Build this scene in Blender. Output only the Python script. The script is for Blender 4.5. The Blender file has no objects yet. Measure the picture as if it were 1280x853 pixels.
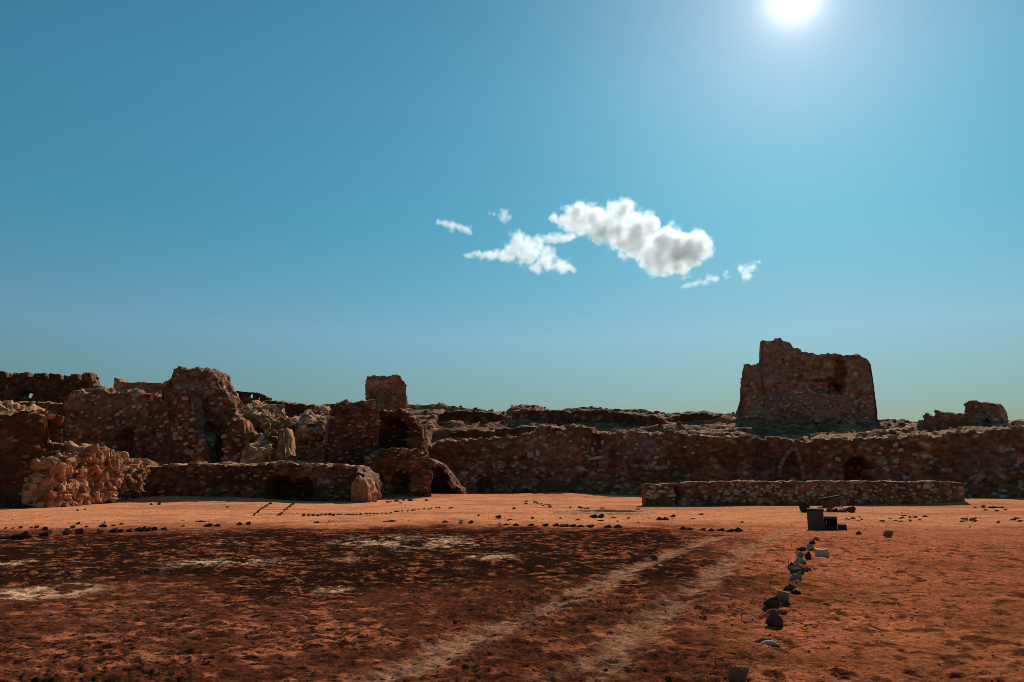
import bpy, bmesh, math, random
import numpy as np
from mathutils import Vector, Matrix, noise as mnoise

random.seed(7)
scene = bpy.context.scene
COL = scene.collection
R = math.radians

# ------------------------------------------------------------------ camera
FPX, CX, CY = 985.0, 640.0, 426.5          # photograph: 1280 x 853
EYE = 1.7
PITCH = math.atan((593.0 - CY) / FPX)
cam_data = bpy.data.cameras.new('camera')
cam_data.sensor_width = 36.0
cam_data.lens = FPX / 1280.0 * 36.0
cam_data.clip_start = 0.1
cam_data.clip_end = 20000.0
cam = bpy.data.objects.new('camera', cam_data)
COL.objects.link(cam)
cam.location = (0, 0, EYE)
cam.rotation_euler = (math.pi / 2 + PITCH, 0, 0)
scene.camera = cam

# ------------------------------------------------------------------ sun and sky
SUN_EL, SUN_AZ = R(31.4), R(21.4)           # azimuth to the right of +Y
sun_dir = Vector((math.sin(SUN_AZ) * math.cos(SUN_EL), math.cos(SUN_AZ) * math.cos(SUN_EL), math.sin(SUN_EL)))
sl = bpy.data.lights.new('sun', 'SUN')
sl.energy = 5.0
sl.angle = R(0.53)
sl.color = (1.0, 0.91, 0.80)
so = bpy.data.objects.new('sun', sl)
COL.objects.link(so)
so.rotation_euler = sun_dir.to_track_quat('Z', 'Y').to_euler()

world = bpy.data.worlds.new('World')
scene.world = world
world.use_nodes = True
wt = world.node_tree
wt.nodes.clear()


def N(nt, typ, **kw):
    n = nt.nodes.new(typ)
    for k, v in kw.items():
        if k == 'inp':
            for a, b in v.items():
                n.inputs[a].default_value = b
        else:
            setattr(n, k, v)
    return n


w_out = N(wt, 'ShaderNodeOutputWorld')
w_bg = N(wt, 'ShaderNodeBackground', inp={'Strength': 0.062})
sky = N(wt, 'ShaderNodeTexSky', sky_type='NISHITA', sun_disc=False, sun_elevation=SUN_EL, sun_rotation=SUN_AZ,
        altitude=0.0, air_density=1.0, dust_density=0.25, ozone_density=2.0)
# the photograph's teal grade: dull and hazy at the horizon, cleaner blue above
grade = N(wt, 'ShaderNodeMix', data_type='RGBA', blend_type='MULTIPLY', inp={0: 1.0})
sep = N(wt, 'ShaderNodeSeparateXYZ')
tcw = N(wt, 'ShaderNodeTexCoord')
wt.links.new(tcw.outputs['Generated'], sep.inputs[0])
gr = N(wt, 'ShaderNodeValToRGB')
gel = gr.color_ramp.elements
STOPS = [(0.0, (0.42, 0.51, 0.48)), (0.06, (0.44, 0.53, 0.49)), (0.17, (0.68, 1.02, 0.98)), (0.30, (0.46, 1.20, 1.16)), (0.45, (0.54, 1.32, 1.32))]
gel[0].position, gel[0].color = STOPS[0][0], (*[q / 2 for q in STOPS[0][1]], 1)
gel[1].position, gel[1].color = STOPS[-1][0], (*[q / 2 for q in STOPS[-1][1]], 1)
for p_, c_ in STOPS[1:-1]:
    e_ = gel.new(p_)
    e_.color = (*[q / 2 for q in c_], 1)
dbl = N(wt, 'ShaderNodeVectorMath', operation='SCALE', inp={'Scale': 2.0})
wt.links.new(sep.outputs['Z'], gr.inputs[0])
wt.links.new(gr.outputs[0], dbl.inputs[0])
wt.links.new(dbl.outputs[0], grade.inputs['B'])
# glow of the hazy air round the sun itself
geo = N(wt, 'ShaderNodeTexCoord')
dot = N(wt, 'ShaderNodeVectorMath', operation='DOT_PRODUCT')
dot.inputs[1].default_value = sun_dir
wt.links.new(geo.outputs['Generated'], dot.inputs[0])
acc = None
mx = N(wt, 'ShaderNodeMath', operation='MAXIMUM', inp={1: 0.0})
wt.links.new(dot.outputs['Value'], mx.inputs[0])
GLOW = [(3600, 16.0, (1, 1, 1)), (1100, 4.5, (1, 0.9, 0.92)), (260, 2.4, (1.0, 0.5, 0.6)), (70, 1.0, (1.0, 0.1, 0.25)), (30, 0.8, (1.0, 0.1, 0.3))]
for p, amp, c in GLOW:
    pw = N(wt, 'ShaderNodeMath', operation='POWER', inp={1: p})
    wt.links.new(mx.outputs[0], pw.inputs[0])
    sc = N(wt, 'ShaderNodeVectorMath', operation='SCALE')
    sc.inputs[0].default_value = [amp * q for q in c]
    wt.links.new(pw.outputs[0], sc.inputs['Scale'])
    if acc is None:
        acc = sc
    else:
        ad = N(wt, 'ShaderNodeVectorMath', operation='ADD')
        wt.links.new(acc.outputs[0], ad.inputs[0])
        wt.links.new(sc.outputs[0], ad.inputs[1])
        acc = ad
fin = N(wt, 'ShaderNodeVectorMath', operation='ADD')
wt.links.new(sky.outputs[0], grade.inputs['A'])
wt.links.new(grade.outputs['Result'], fin.inputs[0])
wt.links.new(acc.outputs[0], fin.inputs[1])
wt.links.new(fin.outputs[0], w_bg.inputs['Color'])
wt.links.new(w_bg.outputs[0], w_out.inputs['Surface'])

vs = scene.view_settings
vs.view_transform = 'Standard'
vs.look = 'None'
vs.exposure = 0.0
vs.gamma = 1.0
vs.use_curve_mapping = False
scene.cycles.max_bounces = 12
scene.cycles.diffuse_bounces = 3
scene.cycles.volume_bounces = 10
scene.cycles.volume_step_rate = 0.35
scene.cycles.volume_max_steps = 512
scene.cycles.use_denoising = True
scene.cycles.filter_width = 0.85
scene.cycles.sample_clamp_indirect = 6.0


# ------------------------------------------------------------------ pixel <-> world (photograph's pixels)
CP, SP = math.cos(PITCH), math.sin(PITCH)


def ray(px, py):
    u, v = (px - CX) / FPX, (CY - py) / FPX
    return Vector((u, CP - v * SP, SP + v * CP))


def at(px, py, Y):
    d = ray(px, py)
    t = Y / d.y
    return Vector((d.x * t, Y, EYE + d.z * t))


def proj(x, y, z):
    zz = z - EYE
    fw = y * CP + zz * SP
    up = -y * SP + zz * CP
    return CX + FPX * x / fw, CY - FPX * up / fw


# ------------------------------------------------------------------ numpy noise
def hsh(ix, iy, iz, seed=0):
    with np.errstate(over='ignore'):
        h = (ix.astype(np.int64) * 374761393 + iy.astype(np.int64) * 668265263 + iz.astype(np.int64) * 2147483647 + seed * 974711)
        h = (h ^ (h >> 13)) * 1274126177
        h = h ^ (h >> 16)
    return (h & 0xFFFFFF).astype(np.float64) / float(0xFFFFFF)


def vnoise(x, y, z, seed=0):
    x, y, z = np.broadcast_arrays(np.asarray(x, float), np.asarray(y, float), np.asarray(z, float))
    x0, y0, z0 = np.floor(x), np.floor(y), np.floor(z)
    fx, fy, fz = x - x0, y - y0, z - z0
    ux, uy, uz = [f * f * f * (f * (f * 6 - 15) + 10) for f in (fx, fy, fz)]
    r = 0
    for i in (0, 1):
        for j in (0, 1):
            for k in (0, 1):
                w = (ux if i else 1 - ux) * (uy if j else 1 - uy) * (uz if k else 1 - uz)
                r = r + w * hsh(x0 + i, y0 + j, z0 + k, seed)
    return r * 2 - 1


def fbm(x, y, z, octv=4, seed=0, gain=0.5):
    a, s, tot = 1.0, 0, 0
    for o in range(octv):
        s = s + a * vnoise(x * 2 ** o + o * 17.3, y * 2 ** o - o * 9.1, z * 2 ** o + o * 5.7, seed + o)
        tot += a
        a *= gain
    return s / tot


def smooth(a, b, x):
    t = np.clip((x - a) / (b - a), 0, 1)
    return t * t * (3 - 2 * t)


# ------------------------------------------------------------------ scene-graph helpers
def tag(o, label=None, cat=None, group=None, kind=None):
    if label: o['label'] = label
    if cat: o['category'] = cat
    if group: o['group'] = group
    if kind: o['kind'] = kind
    return o


def new_obj(name, mesh, parent=None, mat=None):
    if mat is not None and not mesh.materials:
        mesh.materials.append(mat)
    o = bpy.data.objects.new(name, mesh)
    COL.objects.link(o)
    if parent is not None:
        o.parent = parent
    return o


def mesh_from(name, verts, faces, tint=None, smooth_shade=False):
    """verts (n,3); faces: int array (m,4) or list of faces."""
    me = bpy.data.meshes.new(name)
    verts = np.asarray(verts, dtype=np.float32)
    if isinstance(faces, np.ndarray):
        m, k = faces.shape
        me.vertices.add(len(verts))
        me.vertices.foreach_set('co', verts.ravel())
        me.loops.add(m * k)
        me.loops.foreach_set('vertex_index', faces.astype(np.int32).ravel())
        me.polygons.add(m)
        me.polygons.foreach_set('loop_start', np.arange(0, m * k, k, dtype=np.int32))
        me.polygons.foreach_set('loop_total', np.full(m, k, dtype=np.int32))
    else:
        me.from_pydata([tuple(v) for v in verts], [], faces)
    if smooth_shade:
        me.polygons.foreach_set('use_smooth', np.ones(len(me.polygons), dtype=bool))
    me.update(calc_edges=True)
    me.validate()
    if tint is not None:
        a = me.color_attributes.new('tint', 'FLOAT_COLOR', 'POINT')
        c = np.ones((len(verts), 4), dtype=np.float32)
        c[:, :tint.shape[1]] = tint
        a.data.foreach_set('color', c.ravel())
    return me


# ------------------------------------------------------------------ materials
def base_mat(name, rough=0.97, spec=0.04):
    m = bpy.data.materials.new(name)
    m.use_nodes = True
    nt = m.node_tree
    nt.nodes.clear()
    out = N(nt, 'ShaderNodeOutputMaterial')
    b = N(nt, 'ShaderNodeBsdfPrincipled', inp={'Roughness': rough, 'Specular IOR Level': spec})
    nt.links.new(b.outputs[0], out.inputs['Surface'])
    return m, nt, b


def add_bump(nt, b, scale, strength, dist, detail=6.0, rough=0.65):
    tc = N(nt, 'ShaderNodeTexCoord')
    no = N(nt, 'ShaderNodeTexNoise', inp={'Scale': scale, 'Detail': detail, 'Roughness': rough})
    nt.links.new(tc.outputs['Object'], no.inputs['Vector'])
    bu = N(nt, 'ShaderNodeBump', inp={'Strength': strength, 'Distance': dist})
    nt.links.new(no.outputs[0], bu.inputs['Height'])
    nt.links.new(bu.outputs[0], b.inputs['Normal'])
    return tc, no


def tint_mat(name, scale=3.0, lo=0.55, hi=1.4, bump=0.6, bdist=0.05, bscale=6.0):
    """colour from the mesh's own 'tint' attribute, mottled by noise"""
    m, nt, b = base_mat(name)
    at_ = N(nt, 'ShaderNodeAttribute', attribute_name='tint')
    tc, no = add_bump(nt, b, bscale, bump, bdist)
    n2 = N(nt, 'ShaderNodeTexNoise', inp={'Scale': scale, 'Detail': 8.0, 'Roughness': 0.7})
    nt.links.new(tc.outputs['Object'], n2.inputs['Vector'])
    mr = N(nt, 'ShaderNodeMapRange', inp={'From Min': 0.3, 'From Max': 0.7, 'To Min': lo, 'To Max': hi})
    nt.links.new(n2.outputs[0], mr.inputs['Value'])
    sc = N(nt, 'ShaderNodeVectorMath', operation='SCALE')
    nt.links.new(at_.outputs['Color'], sc.inputs[0])
    nt.links.new(mr.outputs[0], sc.inputs['Scale'])
    nt.links.new(sc.outputs[0], b.inputs['Base Color'])
    return m


def ramp_mat(name, stops, nscale=4.0, bump=0.5, bdist=0.02, bscale=14.0, spread=0.35, rough=0.92):
    """colour drawn per object at random from a ramp, shifted by noise"""
    m, nt, b = base_mat(name, rough=rough)
    oi = N(nt, 'ShaderNodeObjectInfo')
    tc, no = add_bump(nt, b, bscale, bump, bdist)
    n2 = N(nt, 'ShaderNodeTexNoise', inp={'Scale': nscale, 'Detail': 6.0, 'Roughness': 0.65})
    nt.links.new(tc.outputs['Object'], n2.inputs['Vector'])
    ma = N(nt, 'ShaderNodeMath', operation='MULTIPLY_ADD', inp={1: spread, 2: -spread / 2})
    nt.links.new(n2.outputs[0], ma.inputs[0])
    ad = N(nt, 'ShaderNodeMath', operation='ADD')
    nt.links.new(ma.outputs[0], ad.inputs[0])
    nt.links.new(oi.outputs['Random'], ad.inputs[1])
    cr = N(nt, 'ShaderNodeValToRGB')
    el = cr.color_ramp.elements
    while len(el) > 1:
        el.remove(el[-1])
    el[0].position = stops[0][0]
    el[0].color = (*stops[0][1], 1)
    for p, c in stops[1:]:
        e = el.new(p)
        e.color = (*c, 1)
    nt.links.new(ad.outputs[0], cr.inputs[0])
    nt.links.new(cr.outputs[0], b.inputs['Base Color'])
    return m


M_MASON = tint_mat('old_masonry', scale=2.2, lo=0.5, hi=1.45, bump=0.9, bdist=0.08, bscale=5.0)
M_HILL = tint_mat('rubble_earth', scale=1.4, lo=0.55, hi=1.4, bump=1.0, bdist=0.12, bscale=3.5)
M_STONE_PALE = ramp_mat('pale_stone', [(0, (0.30, 0.165, 0.09)), (0.4, (0.42, 0.27, 0.165)), (0.8, (0.54, 0.38, 0.26)), (1, (0.34, 0.16, 0.08))])
M_STONE_RED = ramp_mat('red_stone', [(0, (0.26, 0.09, 0.04)), (0.3, (0.42, 0.19, 0.09)), (0.7, (0.52, 0.31, 0.18)), (1, (0.16, 0.06, 0.032))])
M_ROCK_DARK = ramp_mat('dark_rock', [(0, (0.05, 0.024, 0.015)), (0.5, (0.08, 0.038, 0.024)), (1, (0.12, 0.05, 0.03))], bdist=0.03, bscale=10)
M_ROCK_RED = ramp_mat('reddish_rock', [(0, (0.26, 0.09, 0.045)), (0.5, (0.34, 0.13, 0.06)), (1, (0.22, 0.1, 0.055))], bdist=0.03, bscale=10)
M_ROCK_GREY = ramp_mat('grey_rock', [(0, (0.2, 0.115, 0.07)), (0.5, (0.28, 0.165, 0.10)), (1, (0.34, 0.205, 0.13))], bdist=0.02, bscale=12)
M_ROCK_WHITE = ramp_mat('white_rock', [(0, (0.42, 0.25, 0.145)), (0.5, (0.52, 0.33, 0.20)), (1, (0.62, 0.41, 0.27))], bdist=0.02, bscale=12)
M_SHELL = ramp_mat('pale_shell', [(0, (0.72, 0.6, 0.46)), (1, (0.8, 0.7, 0.58))])
M_CONCRETE = ramp_mat('weathered_concrete', [(0, (0.035, 0.022, 0.016)), (0.5, (0.055, 0.035, 0.026)), (1, (0.1, 0.066, 0.048))], nscale=6, bdist=0.01, bscale=25, spread=0.9)
M_IRON = ramp_mat('rusty_iron', [(0, (0.05, 0.03, 0.025)), (0.6, (0.09, 0.045, 0.03)), (1, (0.14, 0.06, 0.035))], nscale=9, bdist=0.005, bscale=40, spread=0.9, rough=0.7)
M_WOOD = ramp_mat('weathered_timber', [(0, (0.08, 0.05, 0.035)), (0.5, (0.13, 0.08, 0.05)), (1, (0.18, 0.11, 0.07))], nscale=9, bdist=0.006, bscale=30, spread=0.9)
M_TWIG = ramp_mat('dry_twig', [(0, (0.1, 0.06, 0.04)), (1, (0.16, 0.09, 0.05))], nscale=20, bdist=0.003, bscale=60)

# ------------------------------------------------------------------ terrain
MOUNDS = []   # x, y, amp, rx, ry


def _m(px, py, Y, amp, rx, ry):
    p = at(px, py, Y)
    MOUNDS.append((p.x, Y, amp, rx, ry))


_m(235, 620, 52, 0.42, 4.0, 3.0)
_m(300, 624, 49, 0.25, 3.0, 2.2)
_m(500, 618, 60, 0.34, 3.0, 3.0)
_m(590, 620, 61, 0.15, 4.0, 3.0)
_m(700, 619, 60.5, 0.32, 4.0, 2.5)
_m(1000, 630, 40.5, 0.08, 4.0, 2.0)
_m(1225, 628, 47, 0.32, 4.5, 3.0)
_m(1045, 641, 34, 0.10, 1.6, 1.3)
PIT = at(757, 639.5, 35.2)


def terrain(x, y):
    x = np.asarray(x, float); y = np.asarray(y, float)
    h = 0.07 * fbm(x / 9.0, y / 9.0, 0 * x, 3, 11) * smooth(14, 30, y)
    h = h + 0.015 * fbm(x / 2.5, y / 2.5, 0 * x, 2, 12)
    for mx_, my_, a, rx, ry in MOUNDS:
        h = h + a * np.exp(-((x - mx_) / rx) ** 2 - ((y - my_) / ry) ** 2)
    # sunken remains of a basin: a shallow hollow with a raised pale rim
    q = np.sqrt(((x - PIT.x) / 1.75) ** 2 + ((y - PIT.y) / 1.5) ** 2) + 0.09 * vnoise(x * 1.6, y * 1.6, 0 * x, 13)
    h = h - 0.5 * (1 - smooth(0.8, 0.93, q)) + 0.13 * np.exp(-((q - 1.1) / 0.16) ** 2)
    return h


def ground_pt(px, py):
    """where the photograph's pixel meets the ground"""
    d = ray(px, py)
    z = 0.0
    p = None
    for _ in range(6):
        t = (z - EYE) / d.z
        p = Vector((d.x * t, d.y * t, z))
        z = float(terrain(p.x, p.y))
    p.z = z
    return p


TRACKS = None


def seg_dist(x, y, pts):
    best = np.full(np.shape(x), 1e9)
    for (ax, ay), (bx, by) in zip(pts[:-1], pts[1:]):
        dx, dy = bx - ax, by - ay
        t = np.clip(((x - ax) * dx + (y - ay) * dy) / (dx * dx + dy * dy), 0, 1)
        best = np.minimum(best, np.hypot(x - ax - t * dx, y - ay - t * dy))
    return best


def clods(x, y):
    global TRACKS
    x = np.asarray(x, float); y = np.asarray(y, float)
    if TRACKS is None:
        TRACKS = [[ground_pt(*p).to_2d() for p in l] for l in ([(900, 672), (868, 682), (760, 727), (600, 800), (470, 860)], [(990, 664), (965, 673), (890, 720), (800, 790), (715, 860)])]
    rut = 0
    for l in TRACKS:      # wheel ruts with pushed-up edges
        dd = seg_dist(x + 0.08 * vnoise(x / 1.5, y / 1.5, 0 * x, 26), y, l)
        rut = rut - 0.026 * (1 - smooth(0.10, 0.26, dd)) + 0.018 * np.exp(-((dd - 0.34) / 0.09) ** 2) * (0.6 + 0.6 * vnoise(x / .5, y / .5, 0 * x, 27))
    return rut + soil(x, y)


def soil(x, y):
    near = 1 - 0.75 * smooth(12, 40, np.hypot(x, y))
    a = np.abs(fbm(x * 2.4, y * 3.2, 0 * x, 3, 21))
    b = 1 - np.abs(fbm(x * 5.5, y * 8.5, 0 * x, 3, 22)) * 2.2
    rough = 0.5 + 0.5 * vnoise(x / 1.7, y / 1.7, 0 * x, 23)
    fine = 1 - 2.2 * np.abs(fbm(x * 9, y * 10, 0 * x, 3, 24, 0.6))
    h = 0.05 * a + 0.030 * b * rough + 0.020 * fine * (0.4 + rough)
    smoothside = smooth(2, 9, x - 0.25 * y) * 0.2
    return h * near * (1 - smoothside)


def build_ground():
    th = np.concatenate([np.linspace(-180, -43, 36, endpoint=False), np.linspace(-43, 43, 900), np.linspace(43, 180, 36)[1:]])
    th = np.radians(th)
    rr = np.concatenate([np.geomspace(0.4, 3.2, 14, endpoint=False), np.geomspace(3.2, 95, 760, endpoint=False), np.geomspace(95, 6000, 40)])
    TH, RR = np.meshgrid(th, rr)
    X, Y = RR * np.sin(TH), RR * np.cos(TH)
    Z = terrain(X, Y) + clods(X, Y)
    nr, nt_ = X.shape
    V = np.stack([X, Y, Z], -1).reshape(-1, 3)
    i, j = np.meshgrid(np.arange(nr - 1), np.arange(nt_ - 1), indexing='ij')
    a = i * nt_ + j
    F = np.stack([a, a + 1, a + nt_ + 1, a + nt_], -1).reshape(-1, 4)[:, ::-1]
    # soil colours
    x, y = V[:, 0], V[:, 1]
    sand = np.array([0.74, 0.275, 0.122])
    red = np.array([0.44, 0.128, 0.052])
    dark = np.array([0.030, 0.0105, 0.0065])
    pale = np.array([0.46, 0.25, 0.145])
    grey = np.array([0.46, 0.22, 0.115])
    n1 = fbm(x / 3.0, y / 3.0, 0 * x, 4, 31)
    n2 = fbm(x / 0.6, y / 0.7, 0 * x, 4, 32)
    n3 = fbm(x / 0.17, y / 0.15, 0 * x, 3, 33)
    c = red[None, :] * (1 + 0.35 * n1 + 0.35 * n2 + 0.3 * n3)[:, None]

    def mix(c, col, w):
        return c * (1 - w[:, None]) + np.asarray(col)[None, :] * w[:, None]
    d = np.hypot(x, y)
    # pale sunlit sand towards the walls
    w = smooth(24, 31, y + 3.0 * n1 + 0.8 * n2)
    c = mix(c, sand, w * np.clip(0.86 + 0.65 * n2 + 0.3 * n3, 0, 1))
    wr = smooth(0, 6, x - 7) * smooth(17, 24, y) * 0.35
    c = mix(c, sand * 0.8, wr * np.clip(0.8 + n2, 0, 1))
    band = smooth(0.05, 0.4, fbm(x / 8, y / 2.2, 0 * x, 3, 34)) * smooth(28, 33, y) * 0.55
    c = mix(c, [0.34, 0.13, 0.065], band)
    # dark crusted soil in the middle of the court
    edge_r = (x - (3.2 + 0.16 * (y - 10))) + 1.3 * n1 + 0.5 * n2
    wd = smooth(8.0, 13.5, y + 2.2 * n1 + 1.2 * n2) * (1 - smooth(22.4, 26.6, y + 1.6 * n1 + 1.1 * n2 + 2.4 * fbm(x / 6.5, y / 9, 0 * x, 2, 38))) * (1 - smooth(-1.2, 1.8, edge_r))
    wd = np.maximum(wd, 0.7 * (1 - smooth(-1.5, 0.5, edge_r)) * smooth(3, 5, y) * (1 - smooth(24.2, 26.2, y)))
    speck = smooth(0.05, 0.55, n3 * 0.95 + n2 * 0.45 + 0.15 * n1)
    c = mix(c, dark, np.clip(wd * (1.0 - 0.8 * speck), 0, 1))
    # dark flecks everywhere near: clod shadows and dry litter painted into the soil
    fl = smooth(0.2, 0.42, fbm(x / 0.2, y / 0.22, 0 * x, 3, 35)) * (1 - smooth(20, 30, d)) * 0.75
    c = mix(c, dark * 1.6, fl)
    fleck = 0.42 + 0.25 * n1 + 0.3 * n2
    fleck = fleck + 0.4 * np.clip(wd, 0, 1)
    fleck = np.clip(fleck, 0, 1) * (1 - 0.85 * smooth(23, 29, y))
    # vehicle tracks
    for pts, wid, st in (([ground_pt(900, 672), ground_pt(868, 682), ground_pt(760, 727), ground_pt(600, 800), ground_pt(470, 860)], 0.36, 0.78),
                         ([ground_pt(990, 664), ground_pt(965, 673), ground_pt(890, 720), ground_pt(800, 790), ground_pt(715, 860)], 0.40, 0.64)):
        dd = seg_dist(x + 0.16 * n1 + 0.1 * n2, y, [(p.x, p.y) for p in pts])
        w = (1 - smooth(wid * 0.2, wid, dd)) * smooth(-0.6, 0.25, 0.6 * n2 + 0.8 * n3) * st
        c = mix(c, grey, w)
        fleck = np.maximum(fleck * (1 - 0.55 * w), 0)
        d2 = seg_dist(x - 0.34 + 0.1 * n1, y, [(p.x, p.y) for p in pts])
        w = (1 - smooth(0.03, 0.13, d2)) * smooth(0.12, 0.4, fbm(x / 1.1, y / 1.1, 0 * x, 3, 37) + 0.3 * n3) * 0.9
        c = mix(c, [0.62, 0.25, 0.085], w * 0.75)
    # salty pale patches in the dark crust
    for px0, px1, py, ph, st in ((425, 612, 679, 9, .95), (190, 385, 705, 7, 1), (-20, 50, 706, 5, 1), (-20, 114, 743, 10, .9), (368, 454, 742, 8, .9),
                                 (585, 648, 698, 5, .85), (240, 320, 682, 3, .6), (400, 470, 700, 4, .35), (60, 140, 720, 4, .3)):
        p0, p1 = ground_pt(px0, py), ground_pt(px1, py)
        pa, pb = ground_pt((px0 + px1) / 2, py - ph), ground_pt((px0 + px1) / 2, py + ph)
        cx_, cy_ = (p0.x + p1.x) / 2, p0.y
        rx_, ry_ = abs(p1.x - p0.x) / 2, abs(pa.y - pb.y) / 2
        q = np.sqrt(((x - cx_) / rx_) ** 2 + ((y - cy_) / ry_) ** 2) + 0.5 * n1 + 0.6 * n2
        w = (1 - smooth(0.45, 1.2, q)) * st * smooth(-0.35, 0.35, 0.8 * n2 + 0.9 * n3)
        c = mix(c, pale * np.array([1.75, 1.7, 1.55]), np.clip(w * 1.15, 0, 1))
    # trodden line
    for pl in ([(150, 768), (190, 745), (200, 725), (203, 704)], [(203, 716), (222, 712), (250, 708)], [(170, 752), (120, 775), (60, 800)]):
        pts = [ground_pt(*q) for q in pl]
        dd = seg_dist(x + 0.06 * n2, y, [(p.x, p.y) for p in pts])
        c = mix(c, [0.30, 0.13, 0.07], (1 - smooth(0.02, 0.09, dd)) * 0.4 * np.clip(0.6 + 1.2 * n3, 0, 1))
    # pale rim of the basin
    q = np.sqrt(((x - PIT.x) / 1.75) ** 2 + ((y - PIT.y) / 1.5) ** 2)
    c = mix(c, pale * 1.15, np.exp(-((q - 1.12) / 0.25) ** 2) * np.clip(0.7 + n2, 0, 1) * 0.8)
    c = mix(c, [0.17, 0.11, 0.075], smooth(105, 150, d))      # unseen land outside the walls, dulled to cut red bounce on the clouds
    c = np.clip(c, 0.004, 0.75)
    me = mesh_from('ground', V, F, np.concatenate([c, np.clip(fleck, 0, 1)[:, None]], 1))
    m, nt, b = base_mat('red_soil', rough=1.0, spec=0.0)
    a_ = N(nt, 'ShaderNodeAttribute', attribute_name='tint')
    tc = N(nt, 'ShaderNodeTexCoord')
    n_ = N(nt, 'ShaderNodeTexNoise', inp={'Scale': 9.0, 'Detail': 10.0, 'Roughness': 0.75})
    nt.links.new(tc.outputs['Object'], n_.inputs['Vector'])
    mr = N(nt, 'ShaderNodeMapRange', inp={'From Min': 0.3, 'From Max': 0.7, 'To Min': 0.45, 'To Max': 1.6})
    nt.links.new(n_.outputs[0], mr.inputs['Value'])
    sc_ = N(nt, 'ShaderNodeVectorMath', operation='SCALE')
    nt.links.new(a_.outputs['Color'], sc_.inputs[0])
    nt.links.new(mr.outputs[0], sc_.inputs['Scale'])
    # dark litter, crumbs, cracks and tiny clod shadows painted into the colour, density by fleck
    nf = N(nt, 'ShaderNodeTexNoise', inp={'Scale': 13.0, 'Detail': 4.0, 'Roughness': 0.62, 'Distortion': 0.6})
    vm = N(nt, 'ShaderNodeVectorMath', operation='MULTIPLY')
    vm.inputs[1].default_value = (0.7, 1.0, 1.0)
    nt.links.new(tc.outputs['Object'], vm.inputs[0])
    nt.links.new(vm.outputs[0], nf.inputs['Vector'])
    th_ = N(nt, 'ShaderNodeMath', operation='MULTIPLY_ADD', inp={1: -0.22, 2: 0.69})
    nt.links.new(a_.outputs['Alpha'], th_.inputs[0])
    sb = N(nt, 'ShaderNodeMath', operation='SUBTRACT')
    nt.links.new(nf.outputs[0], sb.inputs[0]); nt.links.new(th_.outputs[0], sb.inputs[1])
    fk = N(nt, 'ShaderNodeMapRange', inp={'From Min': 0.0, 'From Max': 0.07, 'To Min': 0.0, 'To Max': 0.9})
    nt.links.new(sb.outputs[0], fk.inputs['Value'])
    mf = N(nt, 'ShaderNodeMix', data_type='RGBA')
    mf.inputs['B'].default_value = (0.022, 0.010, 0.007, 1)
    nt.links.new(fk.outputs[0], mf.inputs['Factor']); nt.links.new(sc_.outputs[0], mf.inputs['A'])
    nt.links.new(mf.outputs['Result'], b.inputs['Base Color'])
    n3_ = N(nt, 'ShaderNodeTexNoise', inp={'Scale': 15.0, 'Detail': 8.0, 'Roughness': 0.68})
    nt.links.new(tc.outputs['Object'], n3_.inputs['Vector'])
    bu = N(nt, 'ShaderNodeBump', inp={'Strength': 1.0, 'Distance': 0.07})
    nt.links.new(n3_.outputs[0], bu.inputs['Height'])
    nt.links.new(bu.outputs[0], b.inputs['Normal'])
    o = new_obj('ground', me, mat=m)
    tag(o, 'red sandy courtyard ground with dark crusted soil and pale wheel tracks', kind='structure')
    return o


build_ground()

# ------------------------------------------------------------------ masonry walls
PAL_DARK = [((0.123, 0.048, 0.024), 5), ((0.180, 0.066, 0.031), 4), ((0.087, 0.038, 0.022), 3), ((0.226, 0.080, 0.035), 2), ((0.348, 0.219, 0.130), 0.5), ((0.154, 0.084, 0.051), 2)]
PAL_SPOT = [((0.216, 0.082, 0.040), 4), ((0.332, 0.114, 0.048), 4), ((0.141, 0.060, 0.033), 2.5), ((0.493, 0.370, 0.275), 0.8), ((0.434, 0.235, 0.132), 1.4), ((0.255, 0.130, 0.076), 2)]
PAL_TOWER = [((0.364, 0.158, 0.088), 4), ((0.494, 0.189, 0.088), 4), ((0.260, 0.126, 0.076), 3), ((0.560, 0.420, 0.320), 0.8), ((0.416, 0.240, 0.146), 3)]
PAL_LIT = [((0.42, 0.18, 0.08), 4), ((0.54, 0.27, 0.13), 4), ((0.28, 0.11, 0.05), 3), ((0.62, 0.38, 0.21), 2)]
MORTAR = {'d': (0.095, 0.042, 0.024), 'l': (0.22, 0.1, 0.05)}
DUST = np.array([0.60, 0.32, 0.165])


def h1(a, b, seed):
    return hsh(np.asarray(a), np.asarray(b), np.zeros_like(np.asarray(a)), seed)


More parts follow.
